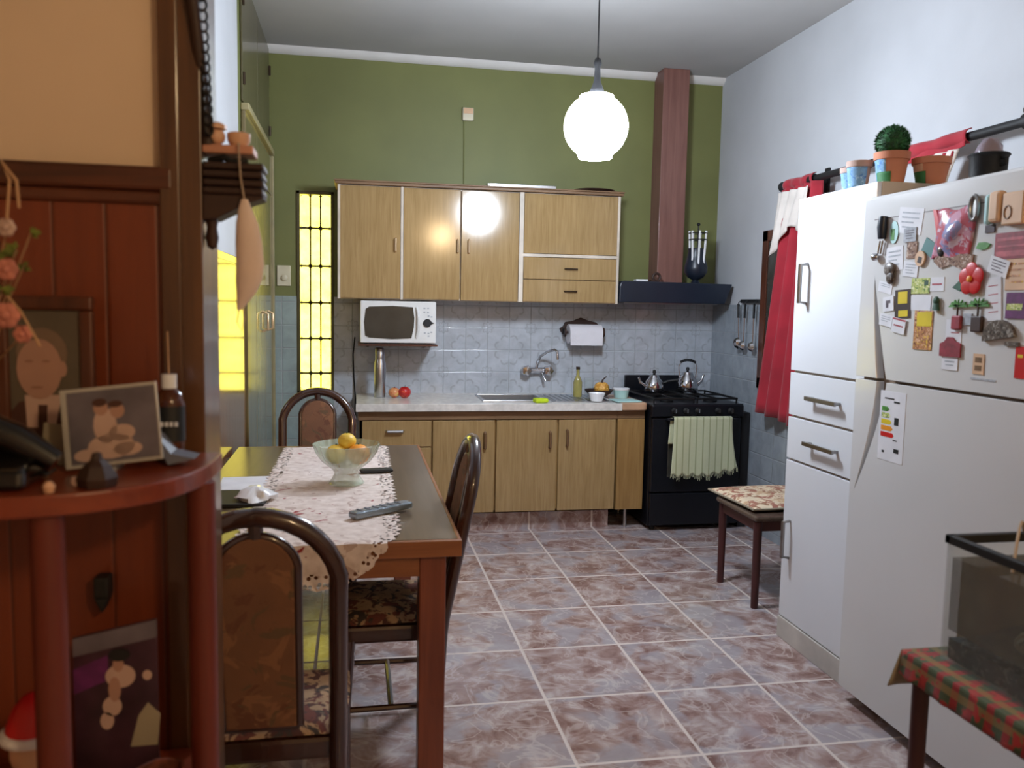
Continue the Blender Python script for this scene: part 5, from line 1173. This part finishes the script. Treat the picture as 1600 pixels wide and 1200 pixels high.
secs = [(1.614, -.176, .005), (1.60, -.175, .010), (1.575, -.172, .017), (1.545, -.1695, .0205), (1.51, -.168, .0215), (1.485, -.170, .0205), (1.465, -.174, .016), (1.45, -.180, .010), (1.435, -.186, .004)]
b = MB(); rings = []
for (z, x, r_) in secs: rings.append([b.b.verts.new((x+r_*math.cos(2*PI*k/18)*(1+.06*math.sin(5*k)), 1.427+r_*.55*math.sin(2*PI*k/18), z)) for k in range(18)])
for a_, c_ in zip(rings, rings[1:]):
    for k in range(18): b.b.faces.new((a_[k], a_[(k+1) % 18], c_[(k+1) % 18], c_[k]))
b.b.faces.new(rings[0]); b.b.faces.new(rings[-1]); b.build('bag_cloth', 'bag', hb, smooth=True)
MB().tube([(-.186, 1.427, 1.437), (-.190, 1.427, 1.415), (-.182, 1.427, 1.40), (-.178, 1.427, 1.42), (-.180, 1.427, 1.45)], .0012, 5).build('loose_thread', 'rope', hb)

# ------------------------------------------------------------------ aquarium on its stand
AX0, AX1, AY0, AY1, AZ0, AZ1 = 1.2, 1.62, 1.15, 1.478, .742, 1.0
stn = thing('side_table', 'dark red side table carrying the aquarium in the right foreground', 'table', (1.4, 1.32, 0))
bx('tabletop', 'stool_leg', 1.16, 1.66, 1.12, 1.52, .712, .732, stn, .004)
for x in (1.178, 1.64):
    for y in (1.14, 1.50): MB().tube([(x, y, 0), (x, y, .712)], .017, 12, rr=[.014, .018]).build('leg', 'stool_leg', stn, smooth=True)
bx('apron', 'stool_leg', 1.175, 1.645, 1.13, 1.51, .66, .712, stn)
tc = thing('holiday_tablecloth', 'red and green plaid cloth draped over the side table under the aquarium', 'tablecloth', (1.41, 1.32, .65))
bx('cloth_top', 'plaid', 1.152, 1.668, 1.112, 1.53, .7325, .7355, tc)
MB().grid(40, 6, lambda u, v: (1.151-.003*math.sin(u*30)*v-.008*v, 1.112+.418*u, .7355-(.052+.002*math.sin(u*50))*v)).build('side_drop', 'plaid', tc, smooth=True, solid=.003)
MB().grid(30, 6, lambda u, v: (1.15+.51*u-(.02*v if u < .1 else 0), 1.531+.012*v+.006*math.sin(u*26)*v, .7355-.085*v)).build('far_drop', ['felt'], tc, smooth=True, solid=.003)
aq = thing('aquarium', 'glass aquarium with black rim and dark gravel in the right foreground', 'aquarium', (1.41, 1.31, AZ0))
b = MB()
for (a, c_, d, e) in ((AX0, AX1, AY0, AY0+.005), (AX0, AX1, AY1-.005, AY1), (AX0, AX0+.005, AY0, AY1), (AX1-.005, AX1, AY0, AY1)): b.box(a, c_, d, e, AZ0, AZ1-.004)
b.box(AX0, AX1, AY0, AY1, AZ0-.006, AZ0); b.build('glass_walls', 'clear', aq)
b = MB()
for z0, z1 in ((AZ1-.018, AZ1),):
    for (a, c_, d, e) in ((AX0-.004, AX1+.004, AY0-.004, AY0+.012), (AX0-.004, AX1+.004, AY1-.012, AY1+.004), (AX0-.004, AX0+.012, AY0-.004, AY1+.004), (AX1-.012, AX1+.004, AY0-.004, AY1+.004)): b.box(a, c_, d, e, z0, z1)
b.build('rim', 'black', aq, bevel=.002)
b = MB().grid(30, 24, lambda u, v: (AX0+.008+(AX1-AX0-.016)*u, AY0+.008+(AY1-AY0-.016)*v, AZ0+.045+.010*math.sin(u*9+v*4)+.006*random.random())); b.box(AX0+.008, AX1-.012, AY0+.008, AY1-.012, AZ0+.001, AZ0+.043)
b.build('gravel', 'gravel', aq); aq_g = aq.children[-1] if len(aq.children) else None
for o in bpy.data.objects:
    if o.name.startswith('gravel'): o['kind'] = 'stuff'
bx('background_sheet', 'tank_back', AX1-.010, AX1-.006, AY0+.01, AY1-.01, AZ0+.01, AZ1-.03, aq)
bx('far_sheet', 'tank_back', AX0+.03, AX1-.012, AY1-.010, AY1-.007, AZ0+.03, .952, aq)
bx('water', 'water', AX0+.0055, AX1-.012, AY0+.0055, AY1-.011, AZ0+.062, .955, aq)
for (x, y, r_) in ((1.30, 1.34, .035), (1.37, 1.28, .03), (1.27, 1.24, .028)): MB().ball((x, y, AZ0+.072), r_, seg=14, sc_=(1.2, 1, .8)).build('stone', 'stone', aq, smooth=True)
MB().tube([(1.25+.15*k/20, 1.36+.14*k/20, .955+.075*math.sin(PI*k/20*.85)) for k in range(21)], .003, 8).build('air_hose', 'rope', aq, smooth=True)

for o in list(bpy.data.objects):
    if o.parent is None:
        nm = o.name.split('.')[0]
        for n_, g_ in (('flower_pot', 'terracotta pots on the white cupboard'), ('mandarin', 'mandarins in the glass bowl'), ('apple', 'apples on the counter'), ('kettle', 'kettles on the stove'), ('pendant_lamp', 'globe pendant lamps'), ('shell_ornament', 'tiny ornaments on the top shelf'), ('palm_magnet', 'papers and magnets on the freezer door')):
            if nm == n_: o['group'] = g_
